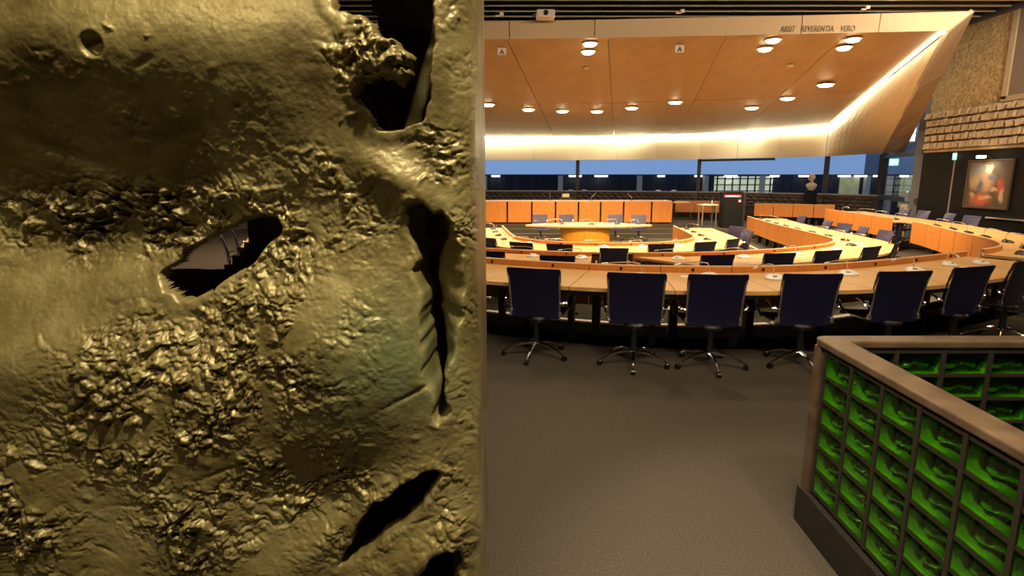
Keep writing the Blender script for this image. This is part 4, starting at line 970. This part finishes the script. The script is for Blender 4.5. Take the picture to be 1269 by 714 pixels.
    def cells(x, y, seed):
        gx, gy = np.floor(x).astype(int), np.floor(y).astype(int); f1 = np.full(x.shape, 9.); f2 = np.full(x.shape, 9.); hh = np.zeros(x.shape)
        for i in (-1, 0, 1):
            for j in (-1, 0, 1):
                a, b = (gx + i) % 256, (gy + j) % 256
                d = np.hypot(gx + i + tabs[seed % 12][a, b] - x, gy + j + tabs[(seed + 1) % 12][a, b] - y); h = tabs[(seed + 2) % 12][a, b]
                n = d < f1; f2 = np.where(n, f1, np.minimum(f2, d)); hh = np.where(n, h, hh); f1 = np.where(n, d, f1)
        return np.clip((f2 - f1) * 1.6, 0, 1) ** .6 * (.35 + .65 * hh) - .35
    cr = .55 * cells(Ur * 24 + Wr * 5, Wr * 30, 0) + .5 * ridge(Ur * 22 + Wr * 6, Wr * 27, 0, 5, .62)
    cr2 = .7 * cells(Ur * 70 + Wr * 14, Wr * 85, 4) + .5 * ridge(Ur * 62 + Wr * 20, Wr * 75, 4, 3, .6)
    fine = fbm(U * 170, W * 170, 3, 3)
    D += R * (.050 * cr + .020 * cr2 + .006 * fine)
    D += .006 * fbm(UA * 7, WA_ * 7, 6, 4) + .0022 * fbm(U * 45, W * 45, 1, 4) * (1 - .5 * R) + .0012 * fine * (.5 + patch * .5)
    # small scars and pits on the smooth skin
    for i in range(70):
        cx, cz = rs.uniform(-1.1, -.12), rs.uniform(.85, 2.15); a = rs.uniform(-40, 60); rx = rs.uniform(.006, .022)
        D += rs.choice([-.006, .005, .004]) * rs.uniform(.5, 1.2) * blob(cx, cz, rx, rx * rs.uniform(.25, .6), a)
    for i in range(9):
        cx, cz = rs.uniform(-1.1, -.2), rs.uniform(.85, 2.15); a = rs.uniform(-35, 35); rx = rs.uniform(.03, .09)
        D -= .005 * blob(cx + .01 * fine, cz, rx, .006, a)
    r = np.hypot(U + .797, W - 2.048); D -= .020 * np.clip(1 - (r / .023) ** 4, 0, 1); D += .001 * np.exp(-((r - .028) / .005) ** 2)
    # openings
    def sdf(poly):
        P = np.array(poly); best = np.full(U.shape, 1e9); inside = np.zeros(U.shape, bool); m = (U > P[:, 0].min() - .12) & (U < P[:, 0].max() + .12) & (W > P[:, 1].min() - .12) & (W < P[:, 1].max() + .12)
        u, v = U[m], W[m]; b = np.full(u.shape, 1e9); ins = np.zeros(u.shape, bool)
        for (ax, ay), (bx, by) in zip(P, np.roll(P, -1, 0)):
            ex, ey = bx - ax, by - ay; t = np.clip(((u - ax) * ex + (v - ay) * ey) / (ex * ex + ey * ey), 0, 1)
            b = np.minimum(b, np.hypot(u - ax - t * ex, v - ay - t * ey))
            c = ((ay > v) != (by > v)) & (u < (bx - ax) * (v - ay) / (by - ay + 1e-12) + ax); ins ^= c
        best[m] = np.where(ins, -b, b); return best
    HO = [('top',[(-0.381, 2.237), (-0.354, 2.148), (-0.34, 2.12), (-0.325, 2.117), (-0.316, 2.105), (-0.29, 2.105), (-0.271, 2.092), (-0.259, 2.074), (-0.248, 2.066), (-0.223, 2.062), (-0.216, 2.051), (-0.2, 2.043), (-0.192, 2.029), (-0.196, 1.998), (-0.221, 1.983), (-0.238, 1.991), (-0.259, 1.993), (-0.271, 1.987), (-0.296, 1.982), (-0.309, 1.961), (-0.298, 1.929), (-0.271, 1.898), (-0.25, 1.895), (-0.207, 1.903), (-0.182, 1.913), (-0.171, 1.953), (-0.166, 1.993), (-0.162, 2.032), (-0.161, 2.091), (-0.154, 2.148), (-0.15, 2.237)],20.,.006),('eye',[(-0.792, 1.585), (-0.757, 1.612), (-0.742, 1.635), (-0.727, 1.643), (-0.681, 1.67), (-0.616, 1.699), (-0.588, 1.715), (-0.55, 1.723), (-0.514, 1.715), (-0.507, 1.692), (-0.518, 1.661), (-0.546, 1.642), (-0.576, 1.613), (-0.599, 1.59), (-0.623, 1.581), (-0.647, 1.572), (-0.671, 1.545), (-0.708, 1.531), (-0.749, 1.529), (-0.782, 1.549)],22.,.004),('slit',[(-0.216, 1.735), (-0.193, 1.749), (-0.165, 1.723), (-0.149, 1.735), (-0.134, 1.692), (-0.113, 1.636), (-0.11, 1.571), (-0.119, 1.494), (-0.134, 1.435), (-0.144, 1.373), (-0.146, 1.302), (-0.143, 1.277), (-0.169, 1.253), (-0.178, 1.284), (-0.18, 1.339), (-0.199, 1.382), (-0.194, 1.426), (-0.196, 1.485), (-0.194, 1.553), (-0.213, 1.603), (-0.199, 1.631), (-0.215, 1.677)],20.,.004),('gash',[(-0.179, 1.131), (-0.172, 1.121), (-0.186, 1.09), (-0.216, 1.034), (-0.24, 1.009), (-0.287, 0.971), (-0.329, 0.939), (-0.377, 0.907), (-0.423, 0.878), (-0.381, 0.945), (-0.38, 0.965), (-0.343, 1.009), (-0.318, 1.057), (-0.301, 1.059), (-0.266, 1.078), (-0.26, 1.096), (-0.225, 1.119), (-0.197, 1.127)],20.,.006),('low',[(-0.161, 0.926), (-0.133, 0.92), (-0.121, 0.887), (-0.125, 0.783), (-0.249, 0.783), (-0.227, 0.861), (-0.203, 0.894), (-0.179, 0.92)],14.,.006)]
    jit = .020 * fbm(U * 26, W * 26, 8, 2, .5)
    kill = np.zeros(U.shape, bool); rim = np.zeros(U.shape, bool)
    for name, poly, steep, lipv in HO:
        d = sdf(poly) + jit
        D += lipv * np.exp(-((d - .012) / .016) ** 2) * (d > -.02)
        ins = np.clip(-d, 0, 1)
        if name == 'slit':      # right bank slopes in slowly, left edge is sharp
            k = np.clip((U + .205) / .07, 0, 1)[...]
            kr = steep * (1 - k) + 17.0 * k
        elif name == 'eye':
            k = np.clip((U + .60) / .05, 0, 1); kr = steep * (1 - k) + 4.5 * k
        else: kr = steep
        rough_in = np.where(d < 0, 1, 0) * (.02 * cr + .012 * cr2)
        dep = {'top': .07, 'slit': .2, 'gash': .08, 'low': .1}.get(name, .075)
        if name == 'eye': dep = dep * (1 - k) + .2 * k
        D += -np.minimum(kr * ins, dep) + 1.6 * rough_in * (kr < 12) * np.clip(ins * 60, 0, 1)
        rim |= (d < .003) & (d > -.03); kill |= (kr * ins > dep * .97)
    for it in range(4):      # soften the torn rims
        Db = D.copy(); Db[1:-1, 1:-1] = (D[1:-1, 1:-1] * 2 + D[:-2, 1:-1] + D[2:, 1:-1] + D[1:-1, :-2] + D[1:-1, 2:]) / 6
        D = np.where(rim, Db, D)
    D = np.where(s < -.05, D * np.clip((s + .2) / .15, 0, 1), D)
    ew = np.clip((s - .02) / .14, 0, 1); D = np.where(D > 0, D * (.35 + .65 * ew), D); D = np.where(s < .02, np.clip(D, -.012, .014), D)
    X = X + NX * D; Y = Y + NY * D
    # ground and crown taper
    co = np.stack([X, Y, z], -1).reshape(-1, 3)
    nr, nc = U.shape; idx = np.arange(nr * nc).reshape(nr, nc)
    a, b, c, d = idx[:-1, :-1], idx[:-1, 1:], idx[1:, 1:], idx[1:, :-1]
    keep = ~(kill[:-1, :-1] | kill[:-1, 1:] | kill[1:, 1:] | kill[1:, :-1])
    Q = np.stack([b, a, d, c], -1)[keep]
    me = bpy.data.meshes.new('bronze_shell'); me.vertices.add(len(co)); me.vertices.foreach_set('co', co.ravel().astype(np.float32))
    me.loops.add(Q.size); me.loops.foreach_set('vertex_index', Q.ravel().astype(np.int32)); me.polygons.add(len(Q))
    me.polygons.foreach_set('loop_start', np.arange(0, Q.size, 4, dtype=np.int32)); me.polygons.foreach_set('use_smooth', np.ones(len(Q), bool))
    me.update(calc_edges=True); me.validate(); me.materials.append(M['bronze'])
    bm = bmesh.new(); bm.from_mesh(me); bmesh.ops.delete(bm, geom=[v for v in bm.verts if not v.link_faces], context='VERTS'); bm.to_mesh(me); bm.free()
    return me, vn, fbm, ridge
me, vn, fbm, ridge = sculpture()
sc = thing('bronze_sculpture', 'huge cratered gold-bronze slab sculpture with torn openings filling the left half', 'sculpture', (-.7, 1.5, 0))
o = link('front_shell', me, sc, (.7, -1.5, 0))
def rear():
    xs = np.linspace(-1.75, -.085, 130); zs = np.linspace(.06, 2.62, 190); Xg, Zg = np.meshgrid(xs, zs)
    Yg = 1.76 + .05 * fbm(Xg * 5, Zg * 5, 3, 4) + .03 * ridge(Xg * 14, Zg * 14, 6, 3); Yg -= .3 * np.clip((Xg + .2) / .115, 0, 1) ** 2 * 0
    from_polys = [[(-0.545, 2.422), (-0.509, 2.3), (-0.5, 2.175), (-0.387, 2.192), (-0.405, 2.3), (-0.425, 2.422)],[(-1.07, 1.524), (-1.043, 1.596), (-0.934, 1.654), (-0.817, 1.701), (-0.808, 1.647), (-0.832, 1.592), (-0.88, 1.538), (-0.942, 1.528), (-1.002, 1.524)]]
    kill = np.zeros(Xg.shape, bool)
    for P in from_polys:
        P = np.array(P); ins = np.zeros(Xg.shape, bool); jx = .02 * fbm(Xg * 30, Zg * 30, 9, 3)
        for (ax, ay), (bx, by) in zip(P, np.roll(P, -1, 0)):
            ins ^= ((ay > Zg) != (by > Zg)) & (Xg + jx < (bx - ax) * (Zg - ay) / (by - ay + 1e-12) + ax)
        kill |= ins
    idx = np.arange(Xg.size).reshape(Xg.shape); Q = np.stack([idx[:-1, :-1], idx[:-1, 1:], idx[1:, 1:], idx[1:, :-1]], -1)
    Q = Q[~(kill[:-1, :-1] | kill[:-1, 1:] | kill[1:, 1:] | kill[1:, :-1])]
    me = bpy.data.meshes.new('rear_shell'); me.from_pydata(np.stack([Xg, Yg, Zg], -1).reshape(-1, 3).tolist(), [], Q.tolist()); me.materials.append(M['bronze'])
    me.polygons.foreach_set('use_smooth', [True] * len(me.polygons)); me.update()
    return me
link('rear_shell', rear(), sc, (.7, -1.5, 0))
MB().prism([(-1.72, 1.30), (-.10, 1.30), (-.10, 1.76), (-1.72, 1.76)], 2.58, 2.63).build('crown', 'bronze', sc, org=(-.7, 1.5, 0), loc=None)
MB().prism([(-1.8, 1.2), (-.06, 1.2), (-.06, 1.82), (-1.8, 1.82)], 0, .06).build('base_plate', 'black_metal', sc, org=(-.7, 1.5, 0))
